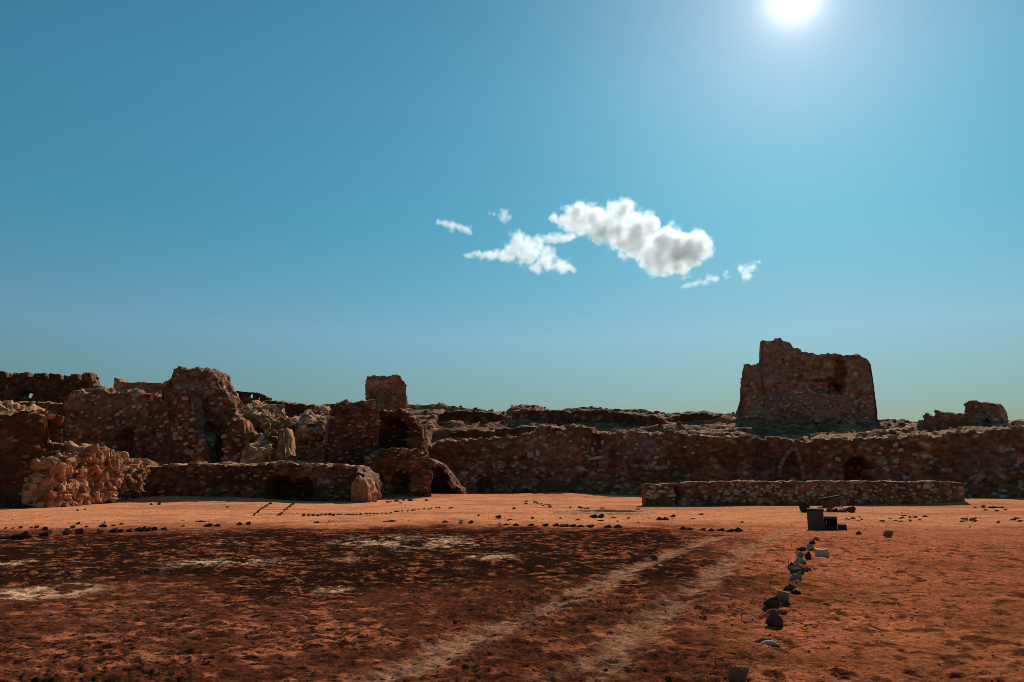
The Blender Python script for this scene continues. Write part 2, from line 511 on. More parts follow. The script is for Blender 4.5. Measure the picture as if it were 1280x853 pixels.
def rubble_cells(s, z, h, w, seed):
    """random rubble: jittered cells, loosely coursed; returns bulge, two hashes per stone"""
    s = s + 0.35 * w * vnoise(s / 1.1, z / 1.1, 0 * s, seed + 1)
    z = z + 0.45 * h * vnoise(s / 1.3, z / 1.3, 7 + 0 * s, seed + 2) + 0.15 * h * vnoise(s / .35, z / .35, 0 * s, seed + 4)
    big = 1.0 + 0.55 * smooth(0.1, 0.4, vnoise(s / 2.5, z / 1.2, 3 + 0 * s, seed + 3))
    a, b = s / w, z / h
    ia, ib = np.floor(a), np.floor(b)
    f1 = np.full(a.shape, 9.0); f2 = np.full(a.shape, 9.0)
    ca = np.zeros(a.shape); cb = np.zeros(a.shape)
    for da in (-1, 0, 1):
        for db in (-1, 0, 1):
            ga, gb = ia + da, ib + db
            pa = ga + 0.5 + 0.85 * (h1(ga, gb, seed + 5) - 0.5) + 0.5 * (gb % 2)
            pb = gb + 0.5 + 0.55 * (h1(ga, gb, seed + 6) - 0.5)
            for sh in ((0.0,) if True else ()):
                d = np.maximum(np.abs(a - pa) * 0.9, np.abs(b - pb) * 1.1) * 0.6 + 0.4 * np.hypot(a - pa, b - pb)
            d = d * (1.25 - 0.5 * h1(ga, gb, seed + 8))
            new1 = d < f1
            f2 = np.where(new1, f1, np.minimum(f2, d))
            ca = np.where(new1, ga, ca); cb = np.where(new1, gb, cb)
            f1 = np.where(new1, d, f1)
    bul = smooth(0.015, 0.13, f2 - f1)
    return bul, h1(ca, cb, seed), h1(ca + 13, cb + 7, seed)


def pick_pal(pal, u):
    cols = np.array([p[0] for p in pal])
    w = np.cumsum([p[1] for p in pal]); w = w / w[-1]
    return cols[np.clip(np.searchsorted(w, u), 0, len(cols) - 1)]


class Wall:
    pass


def wall(name, label, cat, path, top, thick, base=None, res=0.11, openings=(), holes=(), pal=PAL_DARK, mortar='d', stone=(0.21, 0.33),
         bulge=0.07, erosion=0.22, jag=0.22, seed=0, back_rise=0.0, batter=0.0, top_tint=0.8, ends=True, niches=(), bands=(), chunk=1.0):
    """A standing ruin: front face along `path` (px, depth), broken crest along `top` (px, py of the photograph), `thick` metres deep."""
    P = [at(px, 575, Y).to_2d() for px, Y in path]
    Pn = np.array([[p.x, p.y] for p in P])
    seg = np.hypot(*np.diff(Pn, axis=0).T)
    S = np.concatenate([[0], np.cumsum(seg)])
    L = S[-1]
    ns = max(4, int(round(L / res)) + 1)
    s = np.linspace(0, L, ns)
    fx, fy = np.interp(s, S, Pn[:, 0]), np.interp(s, S, Pn[:, 1])
    tx, ty = np.gradient(fx), np.gradient(fy)
    ln = np.hypot(tx, ty); tx, ty = tx / ln, ty / ln
    bx, by = -ty, tx                     # towards the back of the wall
    # crest: photograph pixels -> arc length and height
    dens = np.linspace(0, L, 800)
    dx_, dy_ = np.interp(dens, S, Pn[:, 0]), np.interp(dens, S, Pn[:, 1])

    def to_sz(px, py):
        Yc = np.mean(dy_)
        sv = 0
        for _ in range(4):
            zc = at(px, py, Yc).z
            pxs = np.array([proj(a, b, zc)[0] for a, b in zip(dx_[::8], dy_[::8])])
            sv = float(np.interp(px, pxs, dens[::8]))
            Yc = float(np.interp(sv, dens, dy_))
        return sv, at(px, py, Yc).z
    tops = [to_sz(px, py) for px, py in top]
    ts = np.array([t[0] for t in tops]); tz = np.array([t[1] for t in tops])
    for i in range(1, len(ts)):
        if ts[i] <= ts[i - 1]: ts[i] = ts[i - 1] + 0.02
    crest = np.interp(s, ts, tz)
    # broken crest: whole stones missing
    q = np.floor(s / 0.38 + 0.4 * vnoise(s / .9, 0 * s, 0 * s, seed + 40))
    q3 = np.floor(s / 1.3 + 0.5 * vnoise(s / 1.9, 0 * s, 4 + 0 * s, seed + 45))
    crest = crest + jag * (h1(q, q * 0 + 1, seed + 41) - 0.6) + 0.9 * jag * (h1(q3, q3 * 0 + 2, seed + 46) - 0.6) + 0.3 * jag * vnoise(s / 0.3, 0 * s, 0 * s, seed + 42)
    if base is None:
        bz = terrain(fx, fy) - 0.35
    else:
        bz = np.full(ns, float(base))
    hmax = float(np.max(crest - bz))
    nv = max(4, int(round(hmax / res)) + 1)
    nt_ = max(3, int(round(thick / (res * 1.4))) + 1)
    v = np.linspace(0, 1, nv)
    t = np.linspace(0, 1, nt_)
    Sg, Vg = np.meshgrid(s, v, indexing='ij')
    Zg = bz[:, None] + Vg * (crest - bz)[:, None]
    ops = []
    for o in openings:
        kind, px0, px1, py0, py1, dep = o[:6]
        s0, z1 = to_sz(px0, py0); s1, z0 = to_sz(px1, py1)
        ops.append((kind, min(s0, s1), max(s0, s1), z0, z1, dep))
    hol = []
    for px0, px1, py0, py1 in holes:
        s0, z1 = to_sz(px0, py0); s1, z0 = to_sz(px1, py1)
        hol.append((s0, s1, z0, z1))
    nich = []
    for px, py, rpx, rpy, dep in niches:       # eroded hollows
        a0, z0 = to_sz(px, py); a1, z1 = to_sz(px + rpx, py + rpy)
        nich.append((a0, z0, abs(a1 - a0), abs(z1 - z0), dep))
    bnd = []
    for px, py, rpx, rpy, col, st in bands:    # stains / differently coloured fields
        a0, z0 = to_sz(px, py); a1, z1 = to_sz(px + rpx, py + rpy)
        bnd.append((a0, z0, abs(a1 - a0), abs(z1 - z0), np.array(col), st))

    def inside(kind, S_, Z_, s0, s1, z0, z1):
        c, hw = (s0 + s1) / 2, (s1 - s0) / 2
        r = np.abs(S_ - c) / hw
        if kind == 'rect':
            lim = z1 + 0 * S_
        elif kind == 'pointed':
            lim = z1 - (z1 - z0) * 0.62 * np.clip(r, 0, 1) ** 1.35
        else:
            lim = z1 - hw * 1.0 * (1 - np.sqrt(np.clip(1 - r * r, 0, 1)))
        return (r < 1) & (Z_ < lim) & (Z_ > z0 - 0.6)

    def relief(S_, Z_, side):
        bul, u, u2 = rubble_cells(S_ + side * 57.3, Z_, stone[0], stone[1], seed + side * 5)
        bare = smooth(-0.12, 0.2, fbm(S_ / 2.4, Z_ / 1.7, side + 0 * S_, 4, seed + 60))
        d = bulge * (bul * (0.35 + 1.3 * u2) - 0.5) * (0.25 + 0.75 * bare)
        kb = h1(np.floor(S_ / 0.62 + 0.35 * vnoise(S_ / .8, Z_ / .8, 0 * S_, seed + 90)) + side * 77, np.floor(Z_ / 0.42 + 0.3 * vnoise(S_ / .9, Z_ / .7, 4 + 0 * S_, seed + 91)), seed + 92)
        kc = h1(np.floor(S_ / 1.7 + 0.5 * vnoise(S_, Z_, 0 * S_, seed + 93)) + side * 31, np.floor(Z_ / 1.15 + 0.4 * vnoise(S_, Z_, 2 + 0 * S_, seed + 94)), seed + 95)
        d = d + chunk * ((kb - 0.5) * 0.16 + (kc - 0.5) * 0.26)
        d = np.where((u2 > 0.93) & (bare > 0.5), d - 0.16 * bul, d)
        ero = fbm(S_ / 1.9, Z_ / 1.5, side + 0 * S_, 4, seed + 50 + side, 0.55)
        d = d + erosion * ero + 0.35 * erosion * fbm(S_ / 0.7, Z_ / 3.5, side + 0 * S_, 3, seed + 55)
        col = pick_pal(pal, u)
        mo = np.array(MORTAR[mortar])
        k = bul[..., None]
        # where render still clings or stones are bare
        bb = bare[..., None]
        mott = (0.9 + 0.5 * fbm(S_ / 0.6, Z_ / 0.35, side + 0 * S_, 4, seed + 61))[..., None]
        col = col * bb + (1 - bb) * (0.35 * col + 0.65 * np.array(pal[0][0]) * 0.62 * mott)
        if side == 0:
            for a0, z0, ra, rz, cc, st in bnd:
                qq = np.sqrt(((S_ - a0) / ra) ** 2 + ((Z_ - z0) / rz) ** 2) + 0.5 * fbm(S_ / .9, Z_ / .7, 0 * S_, 3, seed + 66)
                w_ = ((1 - smooth(0.45, 1.1, qq)) * st)[..., None]
                col = col * (1 - w_) + cc * w_ * (0.6 + 0.8 * k)
            for a0, z0, ra, rz, dep in nich:
                qq = np.sqrt(((S_ - a0) / ra) ** 2 + ((Z_ - z0) / rz) ** 2) + 0.35 * fbm(S_ / .8, Z_ / .8, 0 * S_, 3, seed + 67)
                d = d - dep * (1 - smooth(0.6, 1.0, qq))
            for kind, s0, s1, z0, z1, dep in ops:
                ins = inside(kind, S_ + 0.05 * vnoise(S_ / .3, Z_ / .3, 0 * S_, seed + 70), Z_ + 0.05 * vnoise(S_ / .3, Z_ / .3, 3 + 0 * S_, seed + 71), s0, s1, z0, z1)
                d = np.where(ins, -dep + 0.3 * d, d)
        return d, col
    verts, cols, Fs = [], [], []
    # chain: front (nv) -> top (nt-2 interior) -> back (nv)
    dF, cF = relief(Sg, Zg, 0)
    fadeT = 1.0
    bat = batter * (1 - Vg) * hmax
    FXg = fx[:, None] + bx[:, None] * (-dF - bat)
    FYg = fy[:, None] + by[:, None] * (-dF - bat)
    dB, cB = relief(Sg, Zg, 1)
    BX0, BY0 = fx + bx * thick, fy + by * thick
    Zb = bz[:, None] + Vg * (crest + back_rise + 0.25 * jag * vnoise(s / .6, 5 + 0 * s, 0 * s, seed + 44) - bz)[:, None]
    BXg = BX0[:, None] + bx[:, None] * (dB + bat)
    BYg = BY0[:, None] + by[:, None] * (dB + bat)
    ti = t[1:-1]
    Ag = np.stack([FXg, FYg, Zg], -1)
    Bg = np.stack([BXg, BYg, Zb], -1)
    Tg = Ag[:, -1][:, None, :] * (1 - ti)[None, :, None] + Bg[:, -1][:, None, :] * ti[None, :, None]
    env = np.sin(np.pi * ti)[None, :]
    cb_ = h1(np.floor(Tg[..., 0] / 0.45 + 0.3 * vnoise(Tg[..., 0], Tg[..., 1], 0 * Tg[..., 0], seed + 84)), np.floor(Tg[..., 1] / 0.45), seed + 85)
    Tg[..., 2] += env * jag * 1.0 * (cb_ - 0.5)
    Tg[..., 2] += env * jag * 0.8 * (fbm(Tg[..., 0] / .55, Tg[..., 1] / .55, Tg[..., 2] * 0, 3, seed + 80) + 0.15)
    du, dz_ = np.gradient(s), np.gradient(crest)
    ul = np.concatenate([[0], np.cumsum(np.hypot(np.diff(s), np.diff(crest)))])
    U_, Tt_ = np.broadcast_to(ul[:, None], Tg.shape[:2]), np.broadcast_to(ti[None, :] * thick, Tg.shape[:2])
    bulT, uT, u2T = rubble_cells(Tt_ + 11.0, U_, stone[0], stone[1], seed + 33)
    nl = np.hypot(du, dz_)
    nx_, nz_ = (-dz_ / nl)[:, None], (du / nl)[:, None]
    steep = np.clip(np.abs(dz_ / nl) * 1.5 - 0.35, 0, 1)[:, None]
    dT = (bulge * 1.3 * (bulT * (0.4 + u2T) - 0.5) + erosion * 0.7 * fbm(U_ / 0.9, Tt_ / 0.9, 0 * U_, 4, seed + 83)) * np.minimum(1, env * 2)
    Tg[..., 0] += nx_ * dT * tx[:, None]
    Tg[..., 1] += nx_ * dT * ty[:, None]
    Tg[..., 2] += nz_ * dT
    cS = pick_pal(pal, uT) * bulT[..., None] + np.array(MORTAR[mortar]) * (1 - bulT[..., None])
    cT = DUST[None, None, :] * (0.75 + 0.35 * fbm(Tg[..., 0] / .5, Tg[..., 1] / .5, 0 * Tg[..., 0], 3, seed + 81))[..., None]
    tt_ = top_tint * (1 - 0.85 * steep[..., None]) * (0.55 + 0.45 * (1 - bulT[..., None]))
    cT = cT * tt_ + (1 - tt_) * cS * 1.15
    G = np.concatenate([Ag, Tg, Bg[:, ::-1]], axis=1)
    C = np.concatenate([cF, cT, cB[:, ::-1]], axis=1)
    nc = G.shape[1]
    V = G.reshape(-1, 3)
    CC = C.reshape(-1, 3)
    i, j = np.meshgrid(np.arange(ns - 1), np.arange(nc - 1), indexing='ij')
    a = i * nc + j
    F = np.stack([a, a + nc, a + nc + 1, a + 1], -1)
    keep = np.ones(F.shape[:2], bool)
    bridge = []
    if hol:
        sc_ = (s[:-1] + s[1:]) / 2
        cut = np.zeros((ns - 1, nv - 1), bool)
        for s0, s1, z0, z1 in hol:
            zc_ = (Zg[:-1, :-1] + Zg[1:, 1:]) / 2
            r = np.sqrt(((sc_[:, None] - (s0 + s1) / 2) / ((s1 - s0) / 2)) ** 2 + ((zc_ - (z0 + z1) / 2) / ((z1 - z0) / 2)) ** 2)
            cut |= r < 1
        keep[:, :nv - 1] &= ~cut
        back = cut[:, ::-1]
        keep[:, nc - nv:] &= ~back
        fid = lambda ii, jj: ii * nc + jj
        bid = lambda ii, jj: ii * nc + (nc - 1 - jj)
        for ii, jj in zip(*np.nonzero(cut)):
            for (di, dj, e0, e1) in ((-1, 0, (0, 0), (0, 1)), (1, 0, (1, 0), (1, 1)), (0, -1, (0, 0), (1, 0)), (0, 1, (0, 1), (1, 1))):
                ni, nj = ii + di, jj + dj
                if 0 <= ni < ns - 1 and 0 <= nj < nv - 1 and not cut[ni, nj]:
                    p, q_ = (ii + e0[0], jj + e0[1]), (ii + e1[0], jj + e1[1])
                    bridge.append([fid(*p), fid(*q_), bid(*q_), bid(*p)])
    Fl = [F[keep].reshape(-1, 4)]
    if bridge:
        Fl.append(np.array(bridge))
    off = len(V)
    VV, CL = [V], [CC]
    if ends:
        for e, col0 in ((0, 0), (ns - 1, 1)):
            A = G[e, :nv]; B = G[e, ::-1][:nv]; T = G[e, nv - 1:nc - nv + 1]
            grid = A[:, None, :] * (1 - t)[None, :, None] + B[:, None, :] * t[None, :, None]
            hgt = (grid[:, :, 2] - grid[0:1, :, 2]) / np.maximum(grid[-1:, :, 2] - grid[0:1, :, 2], 1e-3)
            dz = T[:, 2] - grid[-1, :, 2]
            grid[:, :, 2] += hgt * dz[None, :]
            Tt = t * thick
            d_, c_ = relief(np.broadcast_to(Tt[None, :], grid.shape[:2]) + 31.0, grid[:, :, 2], 2 + col0)
            sg = -1 if e == 0 else 1
            en = np.sin(np.pi * np.clip(t, 0, 1))[None, :] ** 0.5 * np.ones((nv, 1))
            en[:, 0] = 0; en[:, -1] = 0; en[-1, :] = 0
            grid[:, :, 0] += sg * tx[e] * d_ * en
            grid[:, :, 1] += sg * ty[e] * d_ * en
            grid[-1] = T
            VV.append(grid.reshape(-1, 3)); CL.append(c_.reshape(-1, 3))
            i2, j2 = np.meshgrid(np.arange(nv - 1), np.arange(nt_ - 1), indexing='ij')
            a2 = off + i2 * nt_ + j2
            f2 = np.stack([a2, a2 + 1, a2 + nt_ + 1, a2 + nt_], -1).reshape(-1, 4)
            if e == 0: f2 = f2[:, ::-1]
            Fl.append(f2)
            off += grid.shape[0] * grid.shape[1]
    V = np.concatenate(VV); CC = np.clip(np.concatenate(CL), 0.01, 0.8); F = np.concatenate(Fl)
    o0 = V[:, :].mean(0); o0[2] = V[:, 2].min()
    me = mesh_from(name, V - o0, F, CC)
    ob = new_obj(name, me, mat=M_MASON)
    ob.location = o0
    tag(ob, label, cat, kind='thing')
    W = Wall()
    W.ob, W.o0, W.L, W.to_sz = ob, o0, L, to_sz
    W.top_at = lambda q_: float(np.interp(q_, s, crest))
    W.base_at = lambda q_: float(np.interp(q_, s, bz))

    def front(sv, zv, out=0.0):
        d, _ = relief(np.array([sv]), np.array([zv]), 0)
        x_, y_ = float(np.interp(sv, s, fx)), float(np.interp(sv, s, fy))
        b0, b1 = float(np.interp(sv, s, bx)), float(np.interp(sv, s, by))
        vv = (zv - W.base_at(sv)) / max(W.top_at(sv) - W.base_at(sv), 0.1)
        k = float(d[0]) + out + batter * (1 - vv) * hmax
        return Vector((x_ - b0 * k - o0[0], y_ - b1 * k - o0[1], zv - o0[2])), math.atan2(-b0, -(-b1)) if False else math.atan2(b1, b0) - math.pi / 2
    W.front = front

    def top_pt(sv, tv):
        x_, y_ = float(np.interp(sv, s, fx)), float(np.interp(sv, s, fy))
        b0, b1 = float(np.interp(sv, s, bx)), float(np.interp(sv, s, by))
        return Vector((x_ + b0 * tv * thick - o0[0], y_ + b1 * tv * thick - o0[1], W.top_at(sv) + back_rise * tv - o0[2])), math.atan2(b1, b0) - math.pi / 2
    W.top_pt = top_pt
    return W


# ------------------------------------------------------------------ stone meshes
def stone_mesh(name, seed, mat, blocky=0.6):
    """a rough building stone, 1 m across, 24 quads"""
    rnd = random.Random(seed)
    bm = bmesh.new()
    bmesh.ops.create_cube(bm, size=1.0)
    bmesh.ops.subdivide_edges(bm, edges=bm.edges[:], cuts=1, use_grid_fill=True)
    for v_ in bm.verts:
        l = v_.co.length
        sph = v_.co.normalized() * 0.56
        v_.co = v_.co * blocky + sph * (1 - blocky)
        v_.co += Vector([rnd.uniform(-1, 1) for _ in range(3)]) * 0.07
    me = bpy.data.meshes.new(name)
    bm.to_mesh(me); bm.free()
    me.materials.append(mat)
    return me


ST_PALE = [stone_mesh('stone', 100 + k, M_STONE_PALE, 0.45) for k in range(6)]
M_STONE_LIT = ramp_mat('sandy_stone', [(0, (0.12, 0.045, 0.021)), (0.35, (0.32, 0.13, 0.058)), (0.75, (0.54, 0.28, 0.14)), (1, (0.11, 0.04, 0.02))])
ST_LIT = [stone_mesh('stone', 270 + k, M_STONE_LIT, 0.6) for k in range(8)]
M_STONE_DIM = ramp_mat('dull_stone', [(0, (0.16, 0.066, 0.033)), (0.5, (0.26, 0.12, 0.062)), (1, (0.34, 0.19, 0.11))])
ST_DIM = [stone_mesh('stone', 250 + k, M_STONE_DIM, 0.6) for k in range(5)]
ST_RED = [stone_mesh('stone', 200 + k, M_STONE_RED, 0.6) for k in range(8)]


def add_stone(W, meshes, sv, zv, w, h, d, out=0.0, rnd=random, tilt=0.15, name='stone'):
    p, yaw = W.front(sv, zv, out)
    o = bpy.data.objects.new(name, rnd.choice(meshes))
    COL.objects.link(o)
    o.parent = W.ob
    o.location = p
    o.scale = (w, d, h)
    o.rotation_euler = (rnd.uniform(-tilt, tilt), rnd.uniform(-tilt, tilt) * 1.5, yaw + rnd.uniform(-tilt, tilt))
    return o


def px_size(W, px, py, n):
    a0, z0 = W.to_sz(px, py); a1, z1 = W.to_sz(px + n, py)
    return abs(a1 - a0)


# ------------------------------------------------------------------ hillside behind the walls
RIDGE = [(-400, 508), (0, 508), (330, 510), (440, 508), (505, 505), (520, 506), (555, 506), (562, 511), (600, 512), (625, 516), (634, 514), (640, 508), (657, 507), (678, 508), (695, 511), (727, 509),
         (770, 513), (811, 515), (829, 516.5), (851, 516.5), (860, 513), (880, 512.5), (891, 517), (905, 519), (920, 519), (1000, 530), (1100, 530.5), (1143, 534), (1200, 531), (1251, 534), (1280, 527), (1700, 527)]


def build_hill():
    YR = 96.0
    xs = np.arange(-75, 85, 0.22)
    ys = np.concatenate([np.arange(60, 100, 0.24), np.geomspace(100, 180, 30)])
    X, Y = np.meshgrid(xs, ys, indexing='ij')
    rp = [at(px, py, YR) for px, py in RIDGE]
    ridge = np.interp(X, [p.x for p in rp], [p.z for p in rp])
    # start line: just behind the main wall
    px_main = np.array([(-400, 70), (400, 70), (470, 67), (512, 66), (530, 71), (640, 71), (1290, 59.5), (1420, 56.5), (1700, 50)])
    q = np.array([at(a, 560, b) for a, b in px_main])
    y0 = np.interp(X, q[:, 0], q[:, 1]) + 2.9
    z0p = [(-400, 560, 70), (440, 565, 68), (520, 568, 67), (560, 556, 70), (600, 553, 70), (640, 550, 70), (670, 542, 69), (745, 545, 67.5), (830, 546, 66), (990, 553, 63.5), (1150, 551, 61), (1200, 545, 60), (1280, 538, 58.5), (1700, 538, 53)]
    q = np.array([at(a, b, c_) for a, b, c_ in z0p])
    z0 = np.interp(X, q[:, 0], q[:, 2])
    t = np.clip((Y - y0) / (YR - y0), 0, 1)
    tt = t + 0.05 * fbm(X / 6, Y / 6, 0 * X, 3, 91)
    k = 6.0
    st = (np.floor(tt * k) + smooth(0.72, 0.98, tt * k - np.floor(tt * k))) / k
    tt = np.clip(0.6 * tt + 0.4 * st, 0, 1)
    Z = z0 + (ridge - z0) * tt
    Z = Z + (0.7 * fbm(X / 3.6, Y / 2.8, 0 * X, 4, 92) + 0.28 * np.abs(fbm(X / 1.1, Y / 0.8, 0 * X, 3, 93)) + 0.16 * fbm(X / 0.4, Y / 0.35, 0 * X, 2, 96)) * np.clip(t * 6, 0.15, 1) * (1 - 0.4 * smooth(0.9, 1, t))
    bh = np.where(Y > YR, (Y - YR) * 0.03, 0)
    Z = Z - bh
    Z = np.where(Y < y0 - 0.9, np.minimum(Z, -1.0), Z)
    ns, nt_ = X.shape
    V = np.stack([X, Y, Z], -1).reshape(-1, 3)
    i, j = np.meshgrid(np.arange(ns - 1), np.arange(nt_ - 1), indexing='ij')
    a = i * nt_ + j
    F = np.stack([a, a + nt_, a + nt_ + 1, a + 1], -1).reshape(-1, 4)
    n = fbm(V[:, 0] / 2, V[:, 1] / 2, V[:, 2] / 2, 4, 94)
    n2 = fbm(V[:, 0] / .5, V[:, 1] / .5, V[:, 2] / .5, 3, 95)
    c = np.array([0.26, 0.105, 0.05])[None] * (1 + 0.5 * n + 0.5 * n2)[:, None]
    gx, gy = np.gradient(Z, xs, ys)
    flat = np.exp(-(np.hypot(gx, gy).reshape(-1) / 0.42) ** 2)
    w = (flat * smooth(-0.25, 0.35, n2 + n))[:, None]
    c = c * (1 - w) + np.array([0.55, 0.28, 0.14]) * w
    me = mesh_from('hillside', V, F, np.clip(c, 0.03, 0.7))
    o = new_obj('hillside', me, mat=M_HILL)
    tag(o, 'terraced rubble hillside rising behind the fortress walls', kind='structure')
    return lambda x, y: float(Z[np.abs(xs - x).argmin(), np.abs(ys - y).argmin()])


hill_z = build_hill()

# ------------------------------------------------------------------ the fortress
rd = random.Random(3)

# main curtain wall
main = wall('curtain_wall', 'long dark curtain wall closing the court behind the low wall', 'wall',
            [(528, 69.5), (640, 69.5), (1290, 58), (1420, 55)],
            [(528, 563), (538, 558), (548, 551), (560, 549), (600, 547.5), (640, 546), (660, 541), (670, 536), (682, 533.5), (735, 535), (742, 541), (760, 541.5), (800, 540), (860, 543), (940, 547), (990, 550), (1060, 548.5),
             (1110, 548), (1150, 546), (1180, 542), (1200, 540), (1250, 537), (1280, 533.5), (1420, 531)], 3.8, res=0.1, pal=PAL_SPOT, seed=1, stone=(0.24, 0.38), bulge=0.10, erosion=0.30, jag=0.24,
            openings=[('arch', 1054, 1091, 571, 612, 3.2), ('arch', 596, 616, 598, 622, 1.2), ('pointed', 977, 1000, 566, 612, 0.45)],
            niches=[(745, 553, 7, 10, 0.5), (905, 580, 30, 14, 0.35), (1180, 575, 35, 18, 0.3), (850, 590, 20, 20, 0.4), (955, 575, 14, 25, 0.4)],
            bands=[(690, 560, 60, 22, (0.27, 0.115, 0.06), 0.5), (800, 560, 45, 20, (0.20, 0.12, 0.085), 0.5), (960, 575, 40, 25, (0.10, 0.05, 0.036), 0.6), (1230, 575, 60, 25, (0.13, 0.085, 0.062), 0.5)])
# its bare pale stones
for k in range(90):
    px = rd.choice([rd.uniform(600, 840), rd.uniform(640, 880), rd.uniform(1000, 1160)])
    py = rd.uniform(542, 592) if px < 900 else rd.uniform(553, 585)
    if 1050 < px < 1096 or 970 < px < 1006: continue
    sv, zv = main.to_sz(px, py)
    if zv > main.top_at(sv) - 0.3: continue
    w = rd.uniform(0.18, 0.34)
    add_stone(main, ST_PALE, sv, zv, w * 1.25, w * rd.uniform(0.6, 1.0), 0.3, 0.02, rd)
for px, py, w, h in ((665, 557, 7, 7), (658, 564, 6, 6), (664, 569, 8, 8), (673, 567, 6, 8), (671, 574, 6, 5), (681, 550, 4, 5), (694, 553, 4, 7), (676, 548, 6, 3), (627, 583, 9, 5), (643, 583, 6, 3), (618, 584, 4, 4),
                     (742, 554, 4, 6), (741, 562, 3, 6), (753, 553, 4, 5), (825, 548, 9, 3), (828, 585, 15, 5), (821, 585, 4, 6), (836, 579, 3, 6), (809, 585, 5, 6), (781, 547, 5, 6), (773, 555, 4, 5), (830, 552, 4, 5), (745, 573, 20, 4), (700, 541, 9, 3), (714, 541, 6, 3)):
    sv, zv = main.to_sz(px, py)
    add_stone(main, ST_PALE, sv, zv, px_size(main, px, py, w), h * 0.066, 0.35, 0.02, rd, 0.1)


def arch_ring(W, pts, w, d, meshes, name='arch_stone', out=0.06, n=None):
    """voussoirs along a line of photograph pixels"""
    q = [W.to_sz(*p) for p in pts]
    Sx = [0]
    for a, b in zip(q[:-1], q[1:]):
        Sx.append(Sx[-1] + math.hypot(a[0] - b[0], a[1] - b[1]))
    n = n or int(Sx[-1] / 0.34)
    for k in range(n):
        u = (k + 0.5) / n * Sx[-1]
        sv = float(np.interp(u, Sx, [a[0] for a in q])); zv = float(np.interp(u, Sx, [a[1] for a in q]))
        s2 = float(np.interp(u + .05, Sx, [a[0] for a in q])); z2 = float(np.interp(u + .05, Sx, [a[1] for a in q]))
        s1 = float(np.interp(u - .05, Sx, [a[0] for a in q])); z1 = float(np.interp(u - .05, Sx, [a[1] for a in q]))
        ang = math.atan2(z2 - z1, s2 - s1)
        o = add_stone(W, meshes, sv, zv, Sx[-1] / n * 0.98, w, d, out, rd, 0.03, name)
        o.rotation_euler[1] = -ang + rd.uniform(-.05, .05)
        yield o


list(arch_ring(main, [(974, 598), (975, 584), (980, 573), (987, 564), (992, 560)], 0.34, 0.5, ST_DIM, out=0.1))
list(arch_ring(main, [(993, 560), (997, 566), (1000, 576), (1003, 588), (1005, 600)], 0.34, 0.5, ST_DIM, out=0.1))
# capping slabs along the crest
for k in range(46):
    sv = rd.uniform(0.16, 0.97) * main.L
    w = rd.uniform(0.3, 0.8)
    o = add_stone(main, ST_RED, sv, main.top_at(sv) + 0.02, w, rd.uniform(0.12, 0.26), rd.uniform(0.4, 0.7), -0.35, rd, 0.12, 'crest_stone')

# low wall in front
low = wall('low_wall', 'low straight stone wall with pale pebbly stones and a narrow gap', 'wall',
           [(806, 43.6), (1202, 45.5)],
           [(806, 606), (820, 606), (845, 605), (867, 603.6), (898, 602.6), (1058, 602.3), (1157, 602.3), (1202, 604)], 0.75, res=0.075, pal=PAL_SPOT, seed=4, stone=(0.17, 0.26), bulge=0.05, erosion=0.06, jag=0.07, chunk=0.3,
           openings=[('rect', 844, 850, 609, 636, 0.62)])
cnt = 0
while cnt < 190:
    px, py = rd.uniform(852, 1200), rd.uniform(606, 628)
    if rd.random() > 0.35 + 0.65 * (1 if 890 < px < 1190 else 0): continue
    sv, zv = low.to_sz(px, py)
    w = rd.uniform(0.09, 0.19)
    add_stone(low, ST_PALE, sv, zv, w * 1.2, w * rd.uniform(0.7, 1.0), 0.2, 0.01, rd)
    cnt += 1
for k in range(30):
    px, py = rd.uniform(808, 842), rd.uniform(608, 624)
    sv, zv = low.to_sz(px, py)
    w = rd.uniform(0.12, 0.26)
    add_stone(low, ST_PALE, sv, zv, w * 1.3, w * .7, 0.2, 0.01, rd)
for k in range(40):
    sv = (k + 0.5) / 40 * low.L
    add_stone(low, ST_PALE, sv, low.top_at(sv) + 0.01, low.L / 40 * rd.uniform(.8, 1.05), rd.uniform(0.06, 0.12), 0.7, -0.38, rd, 0.04, 'coping_stone')

# tower on the mound
tower = wall('ruined_tower', 'massive broken tower standing alone on the mound at the right', 'tower',
             [(920, 90), (1101, 85.3)],
             [(919.5, 518), (924, 505), (928, 466), (930, 454), (936, 453.3), (938, 456), (951, 453.5), (951.7, 425), (958, 424.8), (959, 427), (967.5, 426.5), (968.5, 423.5), (977, 423.2), (978, 427), (988, 428), (989.5, 435), (999, 436), (1001.5, 440),
              (1041, 442), (1074, 444), (1082, 448.5), (1089.5, 456), (1093, 485), (1094.5, 495), (1100, 497.5), (1101.6, 511)], 5.5, base=3.2, res=0.15, pal=PAL_TOWER, seed=9, stone=(0.25, 0.38), bulge=0.10, erosion=0.34, jag=0.2, batter=0.045,
             openings=[('arch', 1047, 1055, 528, 541, 1.6)],
             niches=[(1030, 483, 24, 11, 1.5), (1050, 468, 9, 24, 1.6), (1046, 484, 14, 9, 1.0), (1000, 478, 12, 8, 0.5), (960, 490, 24, 6, 0.25), (1080, 493, 16, 3, 0.35), (1010, 540, 40, 12, 0.4), (945, 530, 14, 9, 0.35)],
             bands=[(965, 470, 32, 34, (0.24, 0.13, 0.09), 0.65), (975, 435, 22, 12, (0.22, 0.125, 0.09), 0.6), (1035, 505, 62, 14, (0.30, 0.13, 0.07), 0.6), (960, 538, 45, 12, (0.15, 0.125, 0.11), 0.6), (1080, 470, 18, 26, (0.26, 0.13, 0.085), 0.6), (1020, 535, 50, 15, (0.13, 0.085, 0.065), 0.5)])
